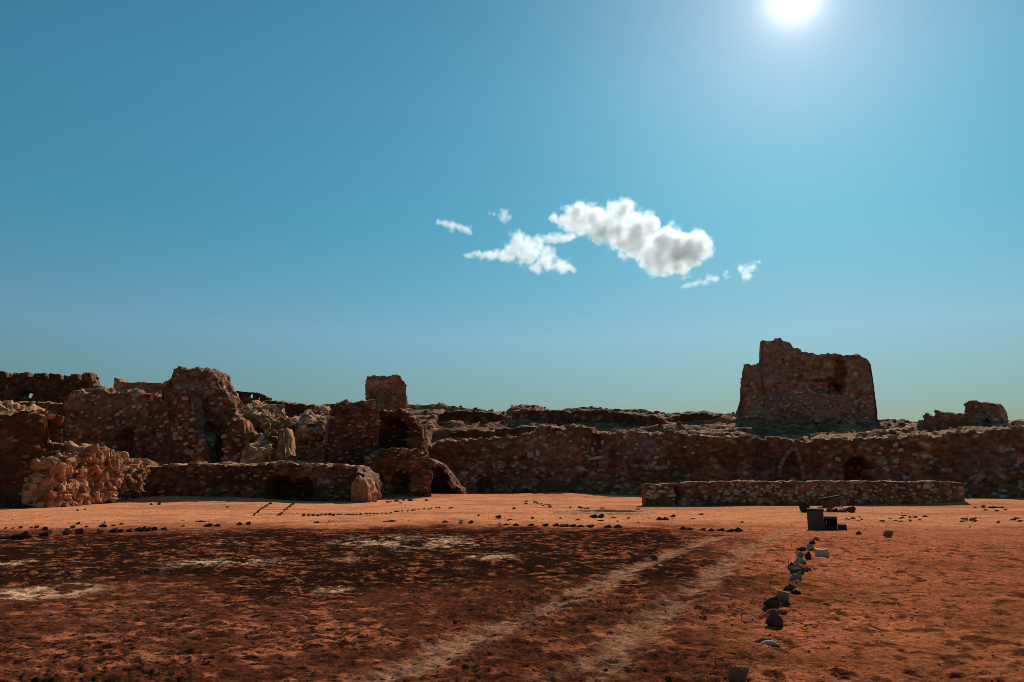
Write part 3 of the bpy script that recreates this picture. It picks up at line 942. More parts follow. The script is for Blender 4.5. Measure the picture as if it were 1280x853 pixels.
for k in range(105):
    px = rd.uniform(930, 1092); py = rd.choice([rd.uniform(492, 526), rd.uniform(495, 515), rd.uniform(452, 520)])
    sv, zv = tower.to_sz(px, py)
    if zv > tower.top_at(sv) - 0.3: continue
    w = rd.uniform(0.18, 0.36)
    add_stone(tower, ST_PALE, sv, zv, w * 1.2, w * .9, 0.3, 0.02, rd)

# upper terrace wall on the hillside
terr = wall('terrace_wall', 'long low terrace wall high on the hillside left of the tower', 'wall',
            [(640, 84), (836, 80)], [(640, 514), (655, 512), (672, 513), (700, 514), (750, 513), (790, 517), (815, 520), (828, 523), (836, 528)], 2.2, base=4.6, res=0.15, seed=14, stone=(0.21, 0.33), erosion=0.25, jag=0.16)
for k in range(26):
    sv = rd.uniform(0.05, 0.95) * terr.L
    add_stone(terr, ST_RED, sv, terr.top_at(sv) + 0.02, rd.uniform(.4, .9), rd.uniform(.15, .3), rd.uniform(.5, .9), -0.5, rd, .12, 'crest_stone')

wall('terrace_wall', 'short dark terrace wall near the top of the slope right of the turret', 'wall', [(548, 88), (628, 87)], [(548, 518), (558, 514), (575, 513.5), (600, 515), (618, 516), (628, 519)], 1.6, base=4.4, res=0.12, seed=15, jag=0.16, erosion=0.25)
wall('terrace_wall', 'broken low terrace wall just above the left half of the long wall', 'wall', [(556, 77), (640, 75.5), (700, 75)], [(556, 545), (566, 540), (590, 537), (612, 539), (640, 535), (668, 533), (690, 532), (700, 535)], 1.8, base=3.0, res=0.12, seed=16, jag=0.2, erosion=0.3)
wall('terrace_wall', 'low broken terrace wall on the slope between long terrace and tower', 'wall', [(838, 86), (918, 86)], [(838, 522), (850, 518.5), (880, 517), (900, 520), (918, 524)], 1.6, base=4.4, res=0.12, seed=17, jag=0.2, erosion=0.3)

# right-hand ruins on the skyline
stepw = wall('stepped_wall', 'stepped broken wall stub right of the tower on the skyline', 'wall', [(1146, 75), (1206, 72.6)],
     [(1146, 534), (1148, 525), (1155, 526), (1157, 516), (1164, 521), (1168, 522), (1170, 513), (1177, 515.5), (1200, 518), (1206, 524)], 1.6, base=4.2, res=0.11, pal=PAL_TOWER, seed=20, jag=0.12, stone=(0.28, 0.36))
blockt = wall('block_tower', 'squat square stone block at the right with a dark hole', 'tower', [(1206, 74), (1258, 71.8)],
     [(1206, 518), (1207, 504.5), (1216, 502.5), (1219, 502.5), (1232, 503.2), (1246, 506.5), (1252, 516), (1258, 528)], 3.2, base=4.2, res=0.105, pal=PAL_TOWER, seed=22, jag=0.12, stone=(0.28, 0.36),
     openings=[('arch', 1229, 1237, 524, 533, 1.0)], bands=[(1236, 520, 12, 10, (0.3, 0.22, 0.17), 0.5)])
wall('rubble_mound', 'low hump of broken masonry at the far right skyline', 'wall', [(1250, 70), (1330, 69)],
     [(1250, 536), (1258, 531), (1267, 527.5), (1280, 526.5), (1330, 526)], 3.0, base=4.0, res=0.15, pal=PAL_TOWER, seed=24, jag=0.2)
wall('fallen_wall', 'fallen wall chunk on the terrace just right of the tower foot', 'wall', [(1104, 70), (1150, 69.5)],
     [(1104, 546), (1112, 541), (1124, 536), (1140, 538), (1150, 546)], 2.0, base=4.0, res=0.11, pal=PAL_TOWER, seed=26, jag=0.18)

# ---- left half
# far crenellated wall
cren = wall('crenellated_wall', 'far wall with worn battlements and a small see-through hole', 'wall', [(-60, 90), (116, 90)],
     [(-60, 466), (-10, 466), (0, 464), (5, 465), (6, 472), (15, 472), (16, 467), (33, 466), (34, 471.5), (42, 471.5), (43, 467), (56, 467.5), (57, 473), (61, 473), (62, 467), (74, 468), (75, 474), (79, 474), (80, 469), (84, 470), (85, 475), (88, 475), (89, 469), (97, 469), (98, 477), (103, 476), (104, 467), (112, 466), (115, 472), (116, 482)], 1.4, base=5.0, res=0.11, seed=30, jag=0.10, holes=[(26.5, 41, 488.5, 498)], stone=(0.3, 0.36))
parw = wall('parapet_wall', 'thin parapet wall on the skyline behind the big dark building', 'wall', [(135, 84), (215, 84)],
     [(135, 472), (138, 471), (150, 476.5), (153, 477.5), (180, 478.5), (215, 480)], 2.4, base=5.5, res=0.14, seed=31, jag=0.06, pal=PAL_TOWER)
ledge_w = wall('ledge_wall', 'broken terrace below the battlements at the far left', 'wall', [(-60, 80), (84, 78)],
     [(-60, 503), (0, 503), (36, 503), (60, 503), (76, 505), (84, 511)], 3.5, base=3.0, res=0.16, seed=32, jag=0.2, top_tint=1.0)

# big dark building with the pinnacle
bld = wall('ruined_building', 'big dark ruined hall with a tall broken pinnacle and a small window', 'building', [(72, 69), (206, 68), (306, 67)],
           [(72, 532), (80, 505), (85, 489), (118, 487), (150, 490), (190, 491), (204, 492), (207, 479), (209, 473.5), (215, 472), (216.5, 462), (224, 458.5), (245, 460), (258, 465), (268, 468), (271, 476), (276, 485), (282, 492), (288, 510), (300, 522), (305, 530), (306, 545)],
           2.6, res=0.105, pal=PAL_SPOT, seed=40, stone=(0.20, 0.32), bulge=0.11, erosion=0.5, jag=0.3,
           openings=[('arch', 149, 168, 536, 560, 1.6)],
           niches=[(190, 560, 14, 26, 0.5), (262, 545, 20, 20, 0.5), (285, 510, 8, 12, 0.5)],
           bands=[(130, 505, 50, 14, (0.23, 0.11, 0.06), 0.5), (240, 490, 22, 26, (0.26, 0.15, 0.1), 0.6)])
for k in range(110):
    px = rd.uniform(85, 300); py = rd.uniform(490, 560) if px < 205 else rd.uniform(468, 560)
    sv, zv = bld.to_sz(px, py)
    if zv > bld.top_at(sv) - 0.2 or (146 < px < 171 and 533 < py < 563): continue
    w = rd.uniform(0.18, 0.34)
    add_stone(bld, rd.choice([ST_PALE, ST_RED]), sv, zv, w * 1.2, w * .9, 0.3, 0.02, rd)
# projecting buttresses whose right cheeks catch the sun
for k, (px0, px1, Y, tp, lab) in enumerate(((214, 247, 65.4, [(214, 540), (220, 500), (228, 488), (238, 490), (245, 520), (247, 560)], 'rugged buttress with sunlit stones below the pinnacle'),
                                            (232, 262, 64.2, [(232, 566), (240, 545), (250, 540), (257, 556), (262, 572)], 'fallen heap of masonry at the foot of the dark hall'),
                                            (276, 306, 64.4, [(276, 560), (282, 530), (292, 520), (302, 524), (306, 550)], 'jagged pier closing the right end of the dark hall'))):
    b_ = wall('stone_buttress', lab, 'buttress', [(px0, Y), (px1, Y)], tp, 3.0, res=0.11, pal=PAL_SPOT, seed=44 + k, jag=0.4, erosion=0.55, bulge=0.16, top_tint=1.0, batter=0.05)
    for q_ in range(26):
        sv = rd.uniform(0.1, b_.L - .1); zt = b_.top_at(sv); zv = rd.uniform(max(zt - 4, b_.base_at(sv)), zt)
        w = rd.uniform(.2, .42)
        add_stone(b_, ST_RED, sv, zv, w * 1.2, w * .8, .4, .05, rd, .3)

# low front terrace with two arches
ter = wall('terrace_wall', 'low dark terrace wall with two arches at the foot of the ruins', 'wall', [(188, 51), (300, 50.5), (462, 50)],
           [(188, 583), (205, 581), (235, 580.5), (300, 581.5), (345, 580), (400, 582), (435, 585), (448, 588), (456, 594), (462, 604)], 4.2, res=0.105, pal=PAL_DARK, seed=50, jag=0.16, erosion=0.2,
           openings=[('arch', 334, 366, 595, 640, 2.5), ('arch', 368, 390, 598, 640, 2.0)], top_tint=1.0)
for k in range(60):
    sv = rd.uniform(0.02, 0.96) * ter.L
    add_stone(ter, ST_RED, sv, ter.top_at(sv) + 0.03, rd.uniform(.25, .8), rd.uniform(.12, .28), rd.uniform(.4, .9), -rd.uniform(0.3, 2.5), rd, .15, 'crest_stone')
# lit rubble end of that terrace
heap = wall('rubble_heap', 'small sunlit rubble end beside the arched terrace wall', 'wall', [(441, 48.6), (461, 48.4)], [(441, 606), (446, 598), (452, 596), (457, 604), (461, 618)], 1.6, res=0.1, pal=PAL_LIT, mortar='l', seed=52, jag=0.25, erosion=0.25, bulge=0.12)

# skyline parapet with three small holes
wall('pierced_parapet', 'short thin parapet pierced by three small holes on the skyline', 'wall', [(287, 80), (333, 80)],
     [(287, 489), (300, 489.5), (322, 491), (331, 494.5), (333, 497)], 0.8, base=5.5, res=0.09, seed=54, jag=0.05, erosion=0.05, bulge=0.04, chunk=0.3,
     holes=[(298.6, 302, 492.5, 497.5), (310, 316, 492, 498.5), (320.5, 324.5, 495.5, 500)])
# ruined interior between the hall and the block
wall('back_wall_ruin', 'dark inner wall in the hollow behind the sunlit boulders', 'wall', [(296, 79), (420, 78)],
     [(296, 500), (318, 502), (333, 500.5), (345, 502.5), (365, 505), (400, 507.5), (420, 508)], 2.0, base=0, res=0.14, seed=56, jag=0.15)
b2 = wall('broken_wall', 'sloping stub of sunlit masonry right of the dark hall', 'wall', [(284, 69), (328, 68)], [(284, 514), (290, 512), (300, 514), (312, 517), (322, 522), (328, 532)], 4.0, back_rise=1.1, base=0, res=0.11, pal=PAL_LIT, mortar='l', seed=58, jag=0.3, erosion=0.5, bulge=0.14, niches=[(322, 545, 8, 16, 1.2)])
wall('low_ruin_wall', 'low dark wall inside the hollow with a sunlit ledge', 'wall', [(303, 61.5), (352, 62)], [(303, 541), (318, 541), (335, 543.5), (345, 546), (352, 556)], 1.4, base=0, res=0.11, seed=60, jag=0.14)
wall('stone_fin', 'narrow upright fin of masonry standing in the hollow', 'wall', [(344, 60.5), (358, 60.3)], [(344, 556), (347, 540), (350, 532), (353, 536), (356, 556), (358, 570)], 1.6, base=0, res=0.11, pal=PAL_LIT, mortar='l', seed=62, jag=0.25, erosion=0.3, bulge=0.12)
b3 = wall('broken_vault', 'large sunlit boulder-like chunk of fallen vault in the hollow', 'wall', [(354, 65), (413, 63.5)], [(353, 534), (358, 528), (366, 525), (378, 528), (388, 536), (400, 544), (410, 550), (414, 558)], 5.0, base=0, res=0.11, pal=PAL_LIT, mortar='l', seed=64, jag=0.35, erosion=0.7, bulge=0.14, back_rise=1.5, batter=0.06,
          niches=[(394, 545, 10, 8, 1.0), (384, 560, 8, 14, 0.6)], top_tint=1.0)
for k in range(90):
    px = rd.uniform(356, 410); py = rd.uniform(512, 572)
    sv, zv = b3.to_sz(px, py)
    if zv > b3.top_at(sv): continue
    w = rd.uniform(.2, .5)
    add_stone(b3, ST_LIT, sv, zv, w * 1.2, w * .8, .4, .05, rd, .35)
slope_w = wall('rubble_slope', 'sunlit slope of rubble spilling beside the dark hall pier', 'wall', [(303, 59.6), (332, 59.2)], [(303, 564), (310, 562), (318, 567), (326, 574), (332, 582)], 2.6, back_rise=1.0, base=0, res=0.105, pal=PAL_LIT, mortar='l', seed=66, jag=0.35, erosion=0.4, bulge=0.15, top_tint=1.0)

# square block left of the turret
blk = wall('ruined_block', 'tall dark square block of masonry left below the turret', 'building', [(408, 57.2), (472, 58.1)],
           [(408, 556), (412, 532), (418, 507), (429, 503.5), (454, 500.5), (471, 499.5), (472, 512)], 4.0, res=0.11, base=0, seed=70, jag=0.12, pal=PAL_DARK, erosion=0.3, bulge=0.1)
wall('leaning_wall', 'dark wall sloping down behind the block beside the fallen vault', 'wall', [(380, 76), (428, 75.5)], [(380, 508), (400, 507), (425, 505)], 2.0, res=0.14, base=0, seed=71, jag=0.1)
tur = wall('stone_turret', 'small square turret standing up above the ruins left of centre', 'tower', [(455, 63.7), (506, 64.3)],
     [(455, 474), (456, 471.5), (464, 470), (474, 470.5), (486, 470), (494, 467.8), (498, 468.3), (501, 474), (505, 477), (506.5, 480)], 1.8, base=0, res=0.105, pal=PAL_TOWER, seed=72, jag=0.10, erosion=0.16, bulge=0.08, niches=[(485, 502, 5, 9, .4), (468, 503, 4, 8, .4)], bands=[(475, 479, 22, 6, (0.34, 0.24, 0.18), .5)])
ard = wall('arched_ruin', 'broken dark chamber wall directly below the turret', 'building', [(470, 60.5), (527, 60)],
     [(470, 514), (478, 512), (500, 513), (508, 515), (511, 522), (518, 524), (519, 533), (526, 535), (527, 548)], 1.8, base=0, res=0.11, seed=74, jag=0.2, openings=[('arch', 474, 508, 522, 568, 1.6)])
front = wall('vault_front', 'low ruined vault front between the arched terrace and the long wall', 'building', [(455, 56.5), (540, 57.5)],
             [(455, 575), (470, 565), (480, 562), (495, 560), (505, 559.5), (522, 561), (530, 568), (540, 576)], 4.0, res=0.105, seed=76, jag=0.22, erosion=0.35, openings=[('arch', 490, 512, 590, 620, 1.5), ('arch', 463, 478, 592, 622, 1.0)], top_tint=1.0)
arc = wall('half_arch', 'broken half arch with a dark void leaning against the long wall', 'wall', [(530, 62), (580, 61.5)],
           [(530, 573), (538, 574), (547, 579), (556, 588), (564, 598), (571, 608), (577, 614), (580, 618)], 2.0, res=0.11, seed=78, jag=0.1, openings=[('pointed', 516, 569, 582, 640, 1.8)], erosion=0.12)
list(arch_ring(arc, [(531, 575), (539, 577), (546, 582), (554, 591), (562, 601), (569, 610)], 0.4, 0.6, ST_DIM, out=0.1))

# near-left dark mass, its sunlit back and the sunlit rubble wall
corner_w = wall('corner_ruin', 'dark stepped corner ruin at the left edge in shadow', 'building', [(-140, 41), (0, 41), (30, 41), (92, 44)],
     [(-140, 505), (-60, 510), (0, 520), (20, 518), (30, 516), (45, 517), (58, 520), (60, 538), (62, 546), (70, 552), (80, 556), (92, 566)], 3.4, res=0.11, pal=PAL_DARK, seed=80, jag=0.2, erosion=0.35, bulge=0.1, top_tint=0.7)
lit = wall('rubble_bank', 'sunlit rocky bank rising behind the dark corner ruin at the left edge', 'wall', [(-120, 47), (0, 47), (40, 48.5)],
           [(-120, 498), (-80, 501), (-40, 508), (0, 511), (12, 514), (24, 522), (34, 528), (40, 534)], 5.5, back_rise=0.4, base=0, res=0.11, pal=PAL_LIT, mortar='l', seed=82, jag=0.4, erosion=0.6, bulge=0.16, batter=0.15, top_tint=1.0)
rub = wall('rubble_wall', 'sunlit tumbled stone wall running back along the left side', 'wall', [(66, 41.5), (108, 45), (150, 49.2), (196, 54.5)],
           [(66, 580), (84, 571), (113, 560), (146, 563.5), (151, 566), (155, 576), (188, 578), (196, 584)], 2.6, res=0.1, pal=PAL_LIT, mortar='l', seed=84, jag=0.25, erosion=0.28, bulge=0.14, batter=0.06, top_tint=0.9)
cnt = 0
while cnt < 245:
    px = rd.uniform(68, 195)
    sv, _z = rub.to_sz(px, 600)
    zb, zt = rub.base_at(sv) + 0.35, rub.top_at(sv)
    zv = rd.uniform(zb, zt + 0.05)
    w = rd.uniform(0.2, 0.5)
    tall = rd.random() < 0.5
    add_stone(rub, ST_LIT, sv, zv, w * (0.75 if tall else 1.2), w * (rd.uniform(.9, 1.3) if tall else rd.uniform(.4, .7)), rd.uniform(.3, .6), rd.uniform(-0.02, 0.12), rd, .35)
    cnt += 1

for k in range(55):      # its near end
    tb = rd.uniform(0.0, 2.7)
    zv = rd.uniform(rub.base_at(0) + .3, rub.top_at(0) - 0.15 * tb)
    p0, yaw = rub.front(0.05, zv, 0.0)
    w = rd.uniform(.25, .5)
    o = add_stone(rub, ST_LIT, 0.05, zv, w * 1.2, w * .8, .4, 0, rd, .3)
    bk = Vector((-math.sin(yaw), math.cos(yaw), 0))
    o.location = p0 + bk * tb - Vector((math.cos(yaw), math.sin(yaw), 0)) * rd.uniform(-.05, .15)

def top_stones(W, n, a, b, meshes, lift=-0.08, t0=0.02, t1=0.95):
    for _ in range(n):
        sv = rd.uniform(0.02, 0.98) * W.L
        p_, yaw = W.top_pt(sv, rd.uniform(t0, t1))
        w = rd.uniform(a, b)
        o = bpy.data.objects.new('stone', rd.choice(meshes))
        COL.objects.link(o)
        o.parent = W.ob
        o.location = p_ + Vector((0, 0, lift + rd.uniform(-.05, .08)))
        o.scale = (w * 1.2, w * rd.uniform(.8, 1.2), w * rd.uniform(.5, .9))
        o.rotation_euler = (rd.uniform(-.4, .4), rd.uniform(-.4, .4), rd.uniform(0, 6.3))


def face_stones(W, n, a, b, meshes, name='stone'):
    for _ in range(n):
        sv = rd.uniform(0.01, 0.99) * W.L
        zt, zb = W.top_at(sv), max(W.base_at(sv) + .3, W.top_at(sv) - 6)
        w = rd.uniform(a * .55, b * .62)
        add_stone(W, meshes, sv, rd.uniform(zb, zt), w * 1.5, w * rd.uniform(.55, .9), .28, rd.uniform(-.06, .05), rd, .12, name)


face_stones(tur, 90, .2, .36, ST_DIM + ST_RED[:2])
top_stones(tur, 60, .14, .3, ST_RED, -.1)
face_stones(blk, 120, .2, .42, ST_DIM)
top_stones(blk, 110, .14, .34, ST_RED, -.1)
face_stones(ard, 70, .2, .4, ST_DIM)
top_stones(ard, 100, .14, .3, ST_DIM + ST_RED[:3], -.1)
face_stones(front, 70, .18, .36, ST_DIM)
top_stones(front, 150, .14, .36, ST_RED, -.1)
face_stones(ter, 110, .18, .4, ST_DIM)
top_stones(ter, 150, .12, .36, ST_RED, -.08)
top_stones(arc, 60, .14, .3, ST_DIM + ST_RED[:3], -.1)
face_stones(tower, 60, .25, .5, ST_DIM)
top_stones(tower, 110, .2, .42, ST_DIM, -.12)
face_stones(corner_w, 80, .18, .4, ST_DIM)
top_stones(corner_w, 120, .14, .32, ST_RED, -.1)
face_stones(bld, 60, .2, .4, ST_DIM)
for w_, n_ in ((blockt, 60), (stepw, 50), (cren, 60), (parw, 40)):
    face_stones(w_, n_, .2, .36, ST_DIM)
    top_stones(w_, n_, .2, .4, ST_DIM + ST_RED[:2], -.1)
top_stones(lit, 200, .2, .55, ST_LIT)
top_stones(b3, 110, .25, .6, ST_LIT)
top_stones(b2, 80, .25, .55, ST_LIT)
top_stones(slope_w, 60, .2, .5, ST_LIT)
top_stones(heap, 26, .15, .35, ST_LIT)
top_stones(bld, 110, .16, .36, ST_RED, t1=.6)
top_stones(ledge_w, 60, .15, .35, ST_RED)

# ------------------------------------------------------------------ loose rocks
def rock_mesh(seed, mat, flat=False):
    rnd = random.Random(seed)
    bm = bmesh.new()
    bmesh.ops.create_icosphere(bm, subdivisions=3, radius=0.5)
    pl = []
    for _ in range(12):
        n = Vector((rnd.gauss(0, 1), rnd.gauss(0, 1), rnd.gauss(0, 1))).normalized()
        pl.append((n, rnd.uniform(0.2, 0.38)))
    for v_ in bm.verts:
        co = v_.co.copy()
        for n, d in pl:
            k = co.dot(n) - d
            if k > 0: co -= n * k
        nn = mnoise.noise(co * 5 + Vector((seed, 0, 0)))
        co += co.normalized() * (0.035 * nn + 0.02 * mnoise.noise(co * 13))
        v_.co = co
    lo = min(v_.co.z for v_ in bm.verts); hi = max(v_.co.z for v_ in bm.verts)
    xs_ = [v_.co.x for v_ in bm.verts]; ys_ = [v_.co.y for v_ in bm.verts]
    for v_ in bm.verts:      # unit box, standing on z = 0
        v_.co = Vector(((v_.co.x - (min(xs_) + max(xs_)) / 2) / (max(xs_) - min(xs_)), (v_.co.y - (min(ys_) + max(ys_)) / 2) / (max(ys_) - min(ys_)), (v_.co.z - lo) / (hi - lo)))
    me = bpy.data.meshes.new('rock')
    bm.to_mesh(me); bm.free()
    me.materials.append(mat)
    return me


ROCKS = {k: [rock_mesh(300 + 11 * i + j, m) for j in range(5)] for i, (k, m) in enumerate((('d', M_ROCK_DARK), ('r', M_ROCK_RED), ('g', M_ROCK_GREY), ('w', M_ROCK_WHITE)))}
rr_ = random.Random(11)


def rock(px0, px1, py0, py1, kind, label, cat='rock', group=None, name='rock', depth=None, rise=0.0, tilt=0.0, yaw=None):
    """a loose rock filling the photograph's box px0..px1, py0..py1, standing on the ground"""
    p = ground_pt((px0 + px1) / 2, py1)
    dist = p.y
    w = (px1 - px0) / FPX * dist * 1.02
    h = max((py1 - py0) / FPX * dist, 0.03)
    dp = depth if depth else min(w, h * 1.6) * rr_.uniform(0.75, 1.0)
    o = bpy.data.objects.new(name, rr_.choice(ROCKS[kind]))
    COL.objects.link(o)
    c = Vector((p.x, p.y + dp * 0.42, 0))
    sink = 0.16 * h + 0.012
    c.z = float(terrain(c.x, c.y)) - sink + rise + 0.5 * float(clods(np.array(c.x), np.array(c.y)))
    o.location = c
    o.scale = (w, dp, h + sink)
    o.rotation_euler = (0, tilt, rr_.uniform(-0.25, 0.25) if yaw is None else yaw)
    tag(o, label, cat, group)
    return o


BORDER = 'stones in the border line across the court'
for b in (
    (1016, 1026, 672, 677, 'r', 'thin tilted reddish slab at the far end of the stone line'),
    (1012, 1021, 676, 682, 'd', 'small dark stone just below the tilted slab in the line'),
    (1009, 1020, 681, 689, 'w', 'pale pointed stone left of the white block'),
    (996, 1009, 685, 691, 'd', 'dark lumpy stone with a pale chip behind the round grey stone'),
    (1000, 1006, 684, 689, 'w', 'pale chip lying behind the round grey stone'),
    (998, 1008, 691, 698.5, 'g', 'round grey stone left of the white block in the line'),
    (1007, 1016, 691, 702, 'd', 'dark upright stone touching the round grey stone'),
    (994, 1010, 699, 707, 'w', 'pale flat topped stone in the middle of the line'),
    (986, 996, 704, 713, 'd', 'dark stone on the left of the pale flat topped stone'),
    (989, 1006, 708, 719, 'd', 'broad dark reddish stone behind the pale rounded stone'),
    (1004, 1015, 711, 716, 'r', 'flat brown slab sticking out right of the line'),
    (989, 1004, 717, 728, 'g', 'pale grey rounded stone halfway down the line'),
    (993, 1002, 727, 730.5, 'w', 'thin pale flake in front of the grey rounded stone'),
    (981, 995, 732, 740, 'd', 'dark triangular stone below the gap in the line'),
    (989, 1002, 738, 744, 'd', 'flat dark stone lying right of the triangular one'),
    (972, 988, 740, 754, 'g', 'grey smooth boulder with a lit edge near the line end'),
    (957, 977, 751, 767, 'd', 'dark humped stone left behind the big black stone'),
    (976, 989, 754, 763, 'd', 'small dark stone right of the humped stone'),
    (962, 987, 764, 774, 'r', 'flat reddish stone lying behind the big black stone'),
    (959, 980, 767, 787, 'd', 'big black angular stone closing the near end of the line'),
):
    rock(*b, cat='stone', group=BORDER, name='border_stone')
wb = rock(1021, 1039, 686.5, 699, 'w', 'white squared block of stone standing right of the stone line', 'stone', name='white_block', yaw=-0.3)
wb.data = stone_mesh('white_block', 77, M_ROCK_WHITE, 0.85)
wb.scale = (wb.scale.x * 0.8, wb.scale.y * 0.8, wb.scale.z * 0.95)
wb.location.z += wb.scale.z * 0.44
rock(943, 970, 799, 805, 'r', 'long pale flake of stone lying below the stone line', 'stone', name='stone_flake')
rock(953, 977, 804, 811, 'w', 'pale thin flake of stone in front of the longer flake', 'stone', name='stone_flake')
rock(916, 942, 837, 858, 'r', 'sharp reddish rock cut by the bottom edge of the picture', 'rock')
rock(1108, 1120, 664, 673, 'r', 'lone brown rock with a sunlit top right of the stepped block', 'rock')
rock(1071, 1078, 664, 669, 'd', 'small dark rock between the stepped block and the lone brown rock', 'rock')
rock(1001, 1013, 629, 641, 'd', 'dark boulder perched left of the cannon', 'rock')
rock(1058, 1071, 633.5, 641.5, 'd', 'dark wedge shaped rock under the right end of the cannon', 'rock')

EDGE = 'rocks along the edge of the dark soil at left'
for b in (
    (-4, 10, 671, 675, 'd', 'flat dark rock cut by the left edge of the picture'),
    (10, 22, 668, 675, 'd', 'low dark rock left of the double humped rock'),
    (19, 33, 665, 675, 'd', 'dark double humped rock near the left edge'),
    (31, 39, 669.5, 674, 'd', 'small dark rock right of the double humped rock'),
    (45, 60, 664, 672, 'd', 'dark slanting block with a sunlit right end'),
    (50, 58, 659, 664, 'd', 'small dark rock behind the slanting block'),
    (75, 88, 661.5, 670, 'r', 'reddish rock with sunlit right side in the left row'),
    (90, 103, 661, 669, 'd', 'big black rounded rock right of the reddish one'),
    (117, 127, 662.5, 668, 'r', 'brown sand coloured rock in the gap of the left row'),
    (134, 145, 661, 666.5, 'd', 'dark squarish rock after the brown one in the left row'),
    (145, 153, 662, 666.5, 'd', 'low dark rock touching the squarish one'),
    (156, 164, 661.5, 666, 'd', 'low dark rock before the tight cluster of rocks'),
    (166, 176, 659.5, 665, 'd', 'left rock of the tight cluster in the left row'),
    (175, 181, 658.5, 665, 'd', 'middle rock of the tight cluster in the left row'),
    (180, 187, 659.5, 664.5, 'd', 'third rock of the tight cluster in the left row'),
    (187, 196, 659, 664, 'd', 'right rock of the tight cluster in the left row'),
    (199, 208, 659.5, 663.5, 'd', 'last low rock right of the tight cluster'),
    (122, 134, 655.5, 660, 'd', 'flat dark rock with a white stone behind it'),
    (128, 133, 652, 655, 'w', 'small white stone behind the flat dark rock'),
    (253, 265, 654.5, 659, 'd', 'dark flat rock alone on the sand edge'),
    (266, 275, 655.5, 659, 'd', 'small dark rock right beside the lone flat rock'),
    (295, 303, 653, 657, 'd', 'small dark rock, left of the two below the stone rows'),
    (306, 313, 652.5, 657, 'd', 'pointed dark rock, right of the two below the stone rows'),
):
    rock(*b, group=EDGE)
SM = 'small rocks strewn over the sand'
for x0, x1, y0, y1 in ((41, 47, 657, 661), (22, 27, 657.5, 661), (4, 8, 659, 661.5), (13, 17, 659.5, 661.5), (36, 40, 658.5, 661), (86, 93, 657.5, 661.5), (105, 110, 657.5, 660), (94, 99, 652.5, 656), (138, 144, 656, 658.5), (148, 154, 654, 656.5), (243, 258, 651, 653.2),
                      (345, 352, 643, 645), (392, 398, 652, 654.5), (478, 496, 650.5, 653), (552, 560, 651, 654), (596, 600, 643, 645), (634, 640, 649, 651), (663, 668, 646.5, 649), (698, 703, 647, 649.3), (719, 725, 649, 651),
                      (747, 755, 650, 652), (763, 770, 647, 648.8), (783, 789, 647, 648.8), (770, 774, 651, 652.8), (796, 800, 653, 655), (862, 870, 648, 650), (1030, 1034, 656, 658), (925, 930, 652, 654), (1246, 1251, 652, 654), (226, 231, 657, 659), (186, 190, 629, 631.5),
                      (196, 200, 628, 631.5), (94, 98, 637, 639), (104, 107, 636, 637.8), (282, 286, 627, 629), (560, 566, 634, 636), (508, 516, 624, 626.5), (530, 535, 624, 626.5), (640, 645, 634.5, 637), (873, 880, 642, 644)):
    zone = 'left of the two stone rows' if x0 < 300 else 'below the arched terrace and vault' if x0 < 540 else 'before the long wall' if x0 < 690 else 'round the sunken basin' if x0 < 810 else 'in front of the low wall'
    rock(x0, x1, y0, y1, 'd', 'small dark rock loose on the sand ' + zone, group=SM)
MID = 'rocks on the sand before the long wall'
for b in ((573, 579, 650.5, 655.5, 'w', 'white stone right at the edge of the dark soil below centre'),
          (585, 592, 651, 655, 'd', 'dark stone right of the white stone below centre'),
          (619, 627, 644.5, 649, 'd', 'dark pointed rock alone on the sand below centre'),
          (737, 748, 643.5, 648, 'd', 'left of two dark rocks below the sunken basin'),
          (747, 756, 642.5, 648, 'd', 'right of two dark rocks below the sunken basin'),
          (820, 828, 646.5, 651, 'd', 'left of two dark rocks left of the low wall shadow'),
          (827, 836, 646.5, 651, 'd', 'right of two dark rocks left of the low wall shadow'),
          (838, 845, 643.5, 647, 'd', 'dark rock just above the pair near the low wall')):
    rock(*b, group=MID)
ORD = 'first second third fourth fifth sixth seventh eighth ninth tenth eleventh twelfth'.split()
ROWN = 0
ROW = 'dark stones in the row along the edge of the dark soil'
for x0, x1, y0, y1 in ((622, 626, 654.5, 656.5), (629, 636, 655, 657.5), (641, 649, 655, 658.5), (659, 668, 655, 658.5), (677, 686, 655.5, 659), (690, 700, 655, 659), (699, 711, 655.5, 659.3), (710, 722, 656, 659.5), (721, 731, 656.5, 660), (732, 743, 656.5, 660.5), (755, 766, 657, 660.5), (767, 778, 656.5, 660.8),
                      (850, 859, 658.5, 663), (858, 867, 660, 663.5), (875, 883, 661, 664.5), (885, 894, 661, 665), (895, 908, 661, 665), (908, 919, 661.5, 665.5), (917, 929, 660, 665.5)):
    k_ = ROWN; ROWN += 1
    nm = ORD[k_] if k_ < 12 else ORD[k_ - 12]
    rock(x0, x1, y0, y1, 'd', f'{nm} dark stone from the left in the ' + ('row below the sunken basin' if k_ < 12 else 'short row left of the wheel tracks head'), group=ROW, name='row_stone')
FOOT = 'stones of the buried wall line'
for k in range(34):
    u = k / 33
    px = 378 + (548 - 378) * u + rr_.uniform(-1.5, 1.5)
    py = np.interp(u, [0, .55, 1], [646, 643, 635.5]) + rr_.uniform(-0.6, 0.6)
    w = rr_.uniform(3, 5.5) * (1 - 0.35 * u)
    rock(px, px + w, py - rr_.uniform(2, 3.6) * (1 - .4 * u), py, rr_.choice('ddr'), 'small stone of the half buried wall line on the sand left of centre', 'stone', FOOT, 'footing_stone')
PATHS = 'stones edging the track to the arches'
